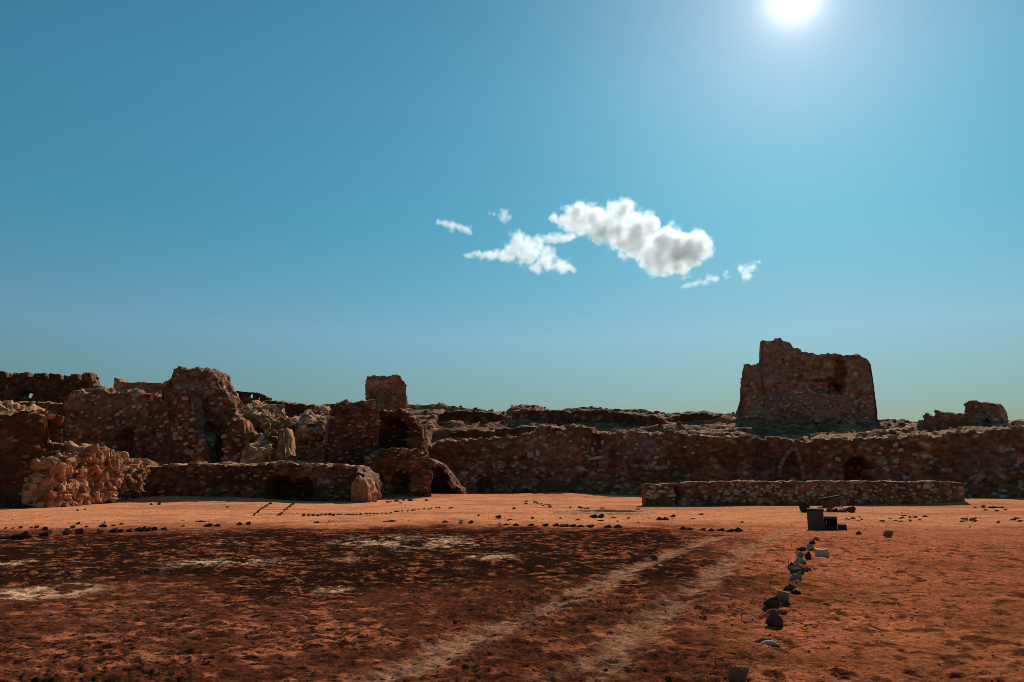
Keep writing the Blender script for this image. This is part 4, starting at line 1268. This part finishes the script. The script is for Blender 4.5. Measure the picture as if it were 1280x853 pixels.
for (xa, ya, xb, yb, n) in ((316, 645, 338, 629, 15), (348, 645, 367, 629.5, 13)):
    for k in range(n):
        u = (k + rr_.uniform(-.3, .3)) / (n - 1)
        px, py = xa + (xb - xa) * u + rr_.uniform(-1, 1), ya + (yb - ya) * u
        w = rr_.uniform(2.5, 4.5)
        rock(px - w / 2, px + w / 2, py - rr_.uniform(1.2, 2.3), py, rr_.choice('ddr'), 'small stone in one of the two rows leading to the arches', 'stone', PATHS, 'edging_stone')
RUB = 'rubble scattered right of the stepped block'
for k in range(46):
    c0 = rr_.choice(((1068, 649, 12, 3), (1125, 650, 22, 4), (1125, 650, 22, 4), (1212, 651, 13, 2.5), (1266, 651, 16, 2.5), (1245, 636, 10, 3), (1228, 634, 14, 3)))
    px, py = rr_.gauss(c0[0], c0[2] * .55), c0[1] + rr_.gauss(0, c0[3] * .5)
    w = rr_.uniform(2.5, 7)
    rock(px - w / 2, px + w / 2, py - rr_.uniform(1.2, 3), py, rr_.choice('dddrg'), 'small broken stone among the rubble scattered right of the stepped block', 'stone', RUB, 'rubble_stone')
BASE = 'stones fallen at the foot of the ruins'
for k in range(44):
    px = rr_.choice((rr_.uniform(455, 520), rr_.uniform(60, 195), rr_.uniform(655, 690), rr_.uniform(700, 800)))
    py = np.interp(px, [60, 110, 195, 455, 520, 655, 700, 800], [637, 631, 620, 627, 617, 628, 634, 640]) + rr_.uniform(-1.5, 2.5)
    w = rr_.uniform(2.5, 6)
    rock(px - w / 2, px + w / 2, py - rr_.uniform(1.3, 3), py, rr_.choice('drrw'), 'small fallen stone lying on the sand near the foot of the ruins', 'stone', BASE, 'fallen_stone')


# ------------------------------------------------------------------ stepped block
def box_bm(bm, x0, x1, y0, y1, z0, z1, bev=0.015, jit=0.006, rnd=random):
    r = bmesh.ops.create_cube(bm, size=1.0)
    vs_ = r['verts']
    for v_ in vs_:
        v_.co = Vector((x0 + (v_.co.x + .5) * (x1 - x0), y0 + (v_.co.y + .5) * (y1 - y0), z0 + (v_.co.z + .5) * (z1 - z0)))
        v_.co += Vector([rnd.uniform(-jit, jit) for _ in range(3)])
    if bev:
        ed = list({e for v_ in vs_ for e in v_.link_edges})
        bmesh.ops.bevel(bm, geom=ed, offset=bev, segments=2, affect='EDGES', profile=0.6)


def bm_obj(name, bm, mat, parent=None):
    me = bpy.data.meshes.new(name)
    bm.to_mesh(me); bm.free()
    me.materials.append(mat)
    o = bpy.data.objects.new(name, me)
    COL.objects.link(o)
    if parent is not None: o.parent = parent
    return o


def empty(name, loc, label, cat, rz=0, group=None):
    o = bpy.data.objects.new(name, None)
    COL.objects.link(o)
    o.location = loc
    o.rotation_euler = (0, 0, rz)
    tag(o, label, cat, group)
    return o


p = ground_pt(1033, 663.2)
sc_b = p.y / FPX
blkp = empty('stepped_block', (p.x, p.y, p.z - 0.03), 'dark stepped masonry block with sunlit treads standing on the sand', 'stone block', rz=-0.37)
X = lambda px: (px - 1033) * sc_b
Zp = lambda py: (663.2 - py) * sc_b + 0.03
bm = bmesh.new(); box_bm(bm, X(1012), X(1031), 0, 0.75, 0, Zp(640), 0.02); bm_obj('tall_step', bm, M_CONCRETE, blkp)
bm = bmesh.new(); box_bm(bm, X(1011.5), X(1031.5), -0.02, 0.78, Zp(640) + .001, Zp(638), 0.012); bm_obj('cap_slab', bm, M_CONCRETE, blkp)
bm = bmesh.new()
box_bm(bm, X(1031) + .003, X(1033.5), 0.02, 0.72, 0, Zp(649.5), 0.01)
box_bm(bm, X(1037), X(1038.5), 0.05, 0.72, Zp(657) + .002, Zp(649.5), 0.008)
box_bm(bm, X(1043.8), X(1046), 0.02, 0.72, Zp(657) + .002, Zp(649.5), 0.008)
box_bm(bm, X(1033.5) + .002, X(1045.8), 0.02, 0.72, 0, Zp(657), 0.012)
box_bm(bm, X(1033.5) + .004, X(1043.8) - .004, 0.34, 0.70, Zp(657) + .003, Zp(649.5) - .003, 0.01)
bm_obj('middle_step', bm, M_CONCRETE, blkp)
bm = bmesh.new(); box_bm(bm, X(1031) + .004, X(1046.4), 0.0, 0.75, Zp(649.5) + .002, Zp(646.8), 0.012); bm_obj('cap_slab', bm, M_CONCRETE, blkp)
bm = bmesh.new(); box_bm(bm, X(1046) + .003, X(1056), 0.01, 0.7, 0, Zp(656), 0.02); bm_obj('low_step', bm, M_CONCRETE, blkp)

# ------------------------------------------------------------------ cannon on its carriage
p = ground_pt(1045, 640.2)
s_ = p.y / FPX
can = empty('cannon', (p.x, p.y + 0.55, float(terrain(p.x, p.y + .55))), 'old dark cannon on a broken timber carriage in front of the low wall', 'cannon')
X = lambda px: (px - 1045) * s_
Zp = lambda py: (640.2 - py) * s_
# barrel: lathe along its axis, muzzle low at the left
bm = bmesh.new()
prof = [(0, .0), (0, .075), (.03, .085), (.08, .085), (.1, .07), (.55, .085), (.57, .098), (.62, .098), (.64, .09), (1.0, .105), (1.03, .118), (1.09, .118), (1.1, .06), (1.14, .035), (1.18, .05), (1.21, .035), (1.22, 0)]
A = Vector((X(1029.5), 0, Zp(626.6))); B = Vector((X(1061), 0, Zp(622.6)))
ax = (B - A).normalized(); Lb = (B - A).length
q = ax.to_track_quat('Z', 'Y')
rings = []
for l, r_ in prof:
    rings.append([bm.verts.new(A + q @ Vector((r_ * math.cos(2 * math.pi * k / 16), r_ * math.sin(2 * math.pi * k / 16), l / 1.22 * Lb))) for k in range(16)])
for a, b in zip(rings[:-1], rings[1:]):
    for k in range(16):
        bm.faces.new((a[k], a[(k + 1) % 16], b[(k + 1) % 16], b[k]))
bmesh.ops.remove_doubles(bm, verts=bm.verts, dist=1e-5)
bar = bm_obj('barrel', bm, M_IRON, can)
for sy in (-1, 1):
    bm = bmesh.new()
    # stepped cheek outline
    pts = [(1036, 635), (1036.5, 629), (1041, 626.5), (1046, 624.5), (1060, 621.5), (1060, 627), (1056, 629.5), (1050, 633), (1046, 635.5)]
    y0, y1 = sy * .13 - .03, sy * .13 + .03
    lo = [bm.verts.new((X(a), y0, Zp(b))) for a, b in pts]
    hi = [bm.verts.new((X(a), y1, Zp(b))) for a, b in pts]
    bm.faces.new(lo[::-1]); bm.faces.new(hi)
    for k in range(len(pts)):
        bm.faces.new((lo[k], lo[(k + 1) % len(pts)], hi[(k + 1) % len(pts)], hi[k]))
    bmesh.ops.recalc_face_normals(bm, faces=bm.faces)
    bm_obj('carriage_cheek', bm, M_WOOD, can)


def cyl(bm, a, b, r, n=10):
    a, b = Vector(a), Vector(b)
    q = (b - a).to_track_quat('Z', 'Y')
    l = (b - a).length
    ra = [bm.verts.new(a + q @ Vector((r * math.cos(2 * math.pi * k / n), r * math.sin(2 * math.pi * k / n), 0))) for k in range(n)]
    rb = [bm.verts.new(a + q @ Vector((r * math.cos(2 * math.pi * k / n), r * math.sin(2 * math.pi * k / n), l))) for k in range(n)]
    for k in range(n):
        bm.faces.new((ra[k], ra[(k + 1) % n], rb[(k + 1) % n], rb[k]))
    bm.faces.new(ra[::-1]); bm.faces.new(rb)


wc = (X(1054), Zp(631)); wr = 4.6 * s_
bm = bmesh.new(); cyl(bm, (wc[0], -.28, wc[1]), (wc[0], .28, wc[1]), .03); bm_obj('axle', bm, M_WOOD, can)
for sy in (-1, 1):
    bm = bmesh.new()
    n = 28
    for a_, r0, r1 in ((0, wr * .8, wr),):
        vs4 = []
        for k in range(n):
            t_ = 2 * math.pi * k / n
            ring = []
            for rr0, yy in ((r0, -.025), (r1, -.025), (r1, .025), (r0, .025)):
                ring.append(bm.verts.new((wc[0] + rr0 * math.cos(t_), sy * .22 + yy, wc[1] + rr0 * math.sin(t_))))
            vs4.append(ring)
        for k in range(n):
            a, b = vs4[k], vs4[(k + 1) % n]
            for m_ in range(4):
                bm.faces.new((a[m_], a[(m_ + 1) % 4], b[(m_ + 1) % 4], b[m_]))
    bmesh.ops.recalc_face_normals(bm, faces=bm.faces)
    wh = bm_obj('wheel', bm, M_WOOD, can)
    bm = bmesh.new(); cyl(bm, (wc[0], sy * .22 - .045, wc[1]), (wc[0], sy * .22 + .045, wc[1]), wr * .22, 12); bm_obj('hub', bm, M_WOOD, wh)
    for k in range(6):
        t_ = math.pi * k / 3 + .2
        bm = bmesh.new(); cyl(bm, (wc[0] + wr * .2 * math.cos(t_), sy * .22, wc[1] + wr * .2 * math.sin(t_)), (wc[0] + wr * .82 * math.cos(t_), sy * .22, wc[1] + wr * .82 * math.sin(t_)), .014, 6); bm_obj('spoke', bm, M_WOOD, wh)
bm = bmesh.new(); box_bm(bm, X(1031), X(1047), -.2, .2, Zp(636.5), Zp(634.8), .01); bm_obj('carriage_bed', bm, M_WOOD, can)
for b in ((1034, 1042, 635.5, 640, 'r', 'flat brown stone under the muzzle end of the cannon carriage'), (1041, 1050, 635.5, 641, 'd', 'dark flat stone under the middle of the cannon carriage'), (1050, 1059, 636, 641.5, 'd', 'dark stone under the cannon wheel')):
    rock(*b, cat='stone', name='support_stone')


# ------------------------------------------------------------------ dry twigs standing in the soil
def twig(pts, label, r=0.006):
    base = ground_pt(*pts[0])
    bm = bmesh.new()
    prev = Vector((0, 0, -0.02))
    for a, b in zip(pts[:-1], pts[1:]):
        q_ = Vector(((b[0] - pts[0][0]) / FPX * base.y, rr_.uniform(-.01, .01), (pts[0][1] - b[1]) / FPX * base.y))
        cyl(bm, prev, q_, r, 6)
        prev = q_
    o = bm_obj('dry_twig', bm, M_TWIG)
    o.location = (base.x, base.y, base.z + float(clods(np.array(base.x), np.array(base.y))))
    tag(o, label, 'twig', 'dry twigs standing in the soil')
    return o


twig([(896, 838), (894.5, 826), (905, 825.2), (922, 826)], 'bent dry twig with a long side arm near the bottom rock', 0.005)
twig([(927, 776), (928, 768)], 'short upright dry stalk left of the big black stone', 0.005)
twig([(961, 735.5), (964, 730), (961, 729.5)], 'hooked dry twig left of the dark triangular stone', 0.006)
twig([(986, 706.5), (985.5, 701)], 'short upright stalk left of the pale flat topped stone', 0.006)
twig([(989.5, 685), (989.5, 680)], 'short upright stalk at the far end of the stone line', 0.006)

# ------------------------------------------------------------------ gravel
def gravel(name, n, mat, seed, smin, smax, label, region, flat=0.6, hill=False):
    r = np.random.default_rng(seed)
    bm = bmesh.new(); bmesh.ops.create_icosphere(bm, subdivisions=1, radius=0.5)
    bm.verts.ensure_lookup_table()
    v0 = np.array([v_.co[:] for v_ in bm.verts]); f0 = np.array([[v_.index for v_ in f.verts] for f in bm.faces]); bm.free()
    ang = r.uniform(-0.62, 0.62, n); lo, hi = region
    dd = np.exp(r.uniform(math.log(lo), math.log(hi), n))
    x, y = dd * np.sin(ang), dd * np.cos(ang)
    if hill:
        x, y = r.uniform(-45, 60, n), r.uniform(60, 98, n)
        dd = np.hypot(x, y)
    clump = vnoise(x / 1.2, y / 1.2, 0 * x, seed)
    k = clump > r.uniform(-1.0, 0.6, n)
    x, y = x[k], y[k]; n = len(x)
    sz = smin * (smax / smin) ** (r.random(n) ** 2.2) * (1.0 if hill else np.clip(0.55 + np.hypot(x, y) / 28, 0.6, 1.7))
    V = v0[None] * (1 + 0.35 * r.standard_normal((n, len(v0), 1)))
    V = V * (sz[:, None, None] * np.stack([r.uniform(.7, 1.5, n), r.uniform(.6, 1.1, n), r.uniform(.35, .8, n) * flat / .6], -1)[:, None, :])
    c, s = np.cos(r.uniform(0, 6.3, n)), np.sin(r.uniform(0, 6.3, n))
    V = np.stack([V[..., 0], V[..., 1], V[..., 2]], -1)
    z = np.array([hill_z(a, b) for a, b in zip(x, y)]) if hill else terrain(x, y) + clods(x, y)
    V = V + np.stack([x, y, z + sz * .12], -1)[:, None, :]
    F = (f0[None] + (np.arange(n) * len(v0))[:, None, None]).reshape(-1, 3)
    o = new_obj(name, mesh_from(name, V.reshape(-1, 3), F), mat=mat)
    tag(o, label, kind='stuff')


gravel('dark_gravel', 7000, M_ROCK_DARK, 5, 0.010, 0.034, 'loose dark gravel and clods strewn over the red soil', (4.5, 45), 0.4)
gravel('red_gravel', 8000, M_ROCK_RED, 6, 0.010, 0.036, 'loose reddish gravel strewn over the red soil', (4.5, 45))
gravel('hillside_rubble', 6000, M_STONE_DIM, 15, 0.14, 0.75, 'broken brown stones strewn over the terraced hillside', (60, 98), 0.6, True)
gravel('hillside_scree', 2500, M_STONE_RED, 16, 0.12, 0.5, 'sunlit reddish stones strewn over the terraced hillside', (60, 98), 0.6, True)
gravel('pale_gravel', 1700, M_SHELL, 8, 0.007, 0.024, 'tiny pale chips of shell and stone on the soil', (4.5, 24))


# ------------------------------------------------------------------ clouds
def cloud(puffs, label, Y=900.0, dens=0.22, seed=0, detail=1.5, noise_m=15.0):
    cs = []
    rc = random.Random(seed)
    full = list(puffs)
    for px, py, r in puffs:
        for _ in range(2 if r > 9 else 0):
            a_ = rc.uniform(0, 6.28)
            full.append((px + math.cos(a_) * r * 0.7, py + math.sin(a_) * r * 0.5, r * rc.uniform(0.5, 0.7)))
    for px, py, r in full:
        p = at(px, py, Y + rc.uniform(-0.35, 0.35) * r)
        cs.append((p, r / FPX * Y * 1.45))
    org = sum((c for c, _ in cs), Vector()) / len(cs)
    bm = bmesh.new()
    for c, r in cs:
        bmesh.ops.create_icosphere(bm, subdivisions=2, radius=r * 1.03, matrix=Matrix.Translation(c - org) @ Matrix.Diagonal((1, 0.9, 1, 1)))
    m = bpy.data.materials.new('cloud_vapour')
    m.use_nodes = True
    nt = m.node_tree
    nt.nodes.clear()
    out = N(nt, 'ShaderNodeOutputMaterial')
    vol = N(nt, 'ShaderNodeVolumePrincipled')
    vol.inputs['Color'].default_value = (0.955, 0.985, 1, 1)
    vol.inputs['Anisotropy'].default_value = 0.45
    nt.links.new(vol.outputs[0], out.inputs['Volume'])
    tc = N(nt, 'ShaderNodeTexCoord')
    nz = N(nt, 'ShaderNodeTexNoise', inp={'Scale': 1.0 / noise_m, 'Detail': 7.0, 'Roughness': 0.58})
    off = N(nt, 'ShaderNodeVectorMath', operation='ADD')
    off.inputs[1].default_value = (seed * 37.0, seed * 11.0, 0)
    nt.links.new(tc.outputs['Object'], off.inputs[0])
    nt.links.new(off.outputs[0], nz.inputs['Vector'])
    last = None
    for c, r in cs:
        dn = N(nt, 'ShaderNodeVectorMath', operation='DISTANCE')
        nt.links.new(tc.outputs['Object'], dn.inputs[0])
        dn.inputs[1].default_value = c - org
        mm = N(nt, 'ShaderNodeMath', operation='MULTIPLY_ADD', inp={1: -1.0 / r, 2: 1.0})
        nt.links.new(dn.outputs['Value'], mm.inputs[0])
        if last is None:
            last = mm
        else:
            a = N(nt, 'ShaderNodeMath', operation='SMOOTH_MAX', inp={2: 0.12})
            nt.links.new(last.outputs[0], a.inputs[0]); nt.links.new(mm.outputs[0], a.inputs[1])
            last = a
    nn = N(nt, 'ShaderNodeMath', operation='MULTIPLY_ADD', inp={1: detail, 2: -detail * 0.71})
    nt.links.new(nz.outputs[0], nn.inputs[0])
    s = N(nt, 'ShaderNodeMath', operation='ADD')
    nt.links.new(last.outputs[0], s.inputs[0]); nt.links.new(nn.outputs[0], s.inputs[1])
    mr = N(nt, 'ShaderNodeMapRange', inp={'From Min': 0.0, 'From Max': 0.8, 'To Min': 0.0, 'To Max': dens})
    nt.links.new(s.outputs[0], mr.inputs['Value'])
    nt.links.new(mr.outputs[0], vol.inputs['Density'])
    o = bm_obj('cloud', bm, m)
    md = o.modifiers.new('skin', 'REMESH')
    md.mode = 'VOXEL'
    md.voxel_size = max(0.8, min(r for _, r in cs) * 0.22)
    o.location = org
    tag(o, label, 'cloud', 'small clouds over the fortress')
    return o


def streak(x0, y0, x1, y1, r0, r1, n, wob=1.5, sd=0):
    q = random.Random(sd)
    return [(x0 + (x1 - x0) * k / (n - 1), y0 + (y1 - y0) * k / (n - 1) + q.uniform(-wob, wob), r0 + (r1 - r0) * k / (n - 1)) for k in range(n)]


cloud([(722, 270, 19), (745, 277, 22), (775, 268, 21), (768, 285, 26), (800, 290, 26), (786, 302, 22), (830, 305, 27), (850, 315, 29), (824, 326, 20), (870, 308, 20), (812, 318, 20), (845, 333, 14), (880, 313, 12)] + streak(693, 272, 722, 282, 8, 14, 4), 'largest white cloud, two lobed with grey shaded core', seed=1, noise_m=13)
cloud([(648, 302, 15), (660, 316, 20), (642, 314, 14), (684, 325, 17), (672, 333, 11), (702, 333, 13), (672, 306, 11), (715, 338, 7)] + streak(582, 319, 640, 318, 4.5, 11, 18, 1.2) + streak(672, 300, 714, 296, 9, 7.5, 12, 1.2), 'ragged flat white cloud left of the largest one', seed=2, dens=0.14, noise_m=11, detail=1.9)
cloud(streak(548, 277, 586, 288, 5, 7, 13, 1.0) + [(566, 283, 8)], 'small thin cloud wisp farthest to the left', seed=3, dens=0.12, noise_m=7, detail=1.9)
cloud([(631, 267, 9), (629, 274, 7), (634, 271, 7)] + streak(612, 266, 630, 270, 3, 6, 4), 'tiny cloud puff above the ragged flat cloud', seed=4, dens=0.08, noise_m=7, detail=2.1)
cloud([(932, 340, 11), (942, 334, 8), (934, 346, 8), (926, 338, 6)] + streak(940, 336, 949, 328, 6, 4, 3), 'small curled cloud farthest to the right', seed=5, dens=0.10, noise_m=7, detail=2.0)
cloud([(908, 341, 6), (909, 346, 5), (906, 344, 4)], 'tiny cloud speck between the largest and the curled one', seed=6, dens=0.07, noise_m=6, detail=2.1)
cloud(streak(852, 359, 893, 348, 4, 7.5, 15, 0.7), 'faint cloud wisp just below the largest cloud', seed=7, dens=0.08, noise_m=7, detail=2.1)
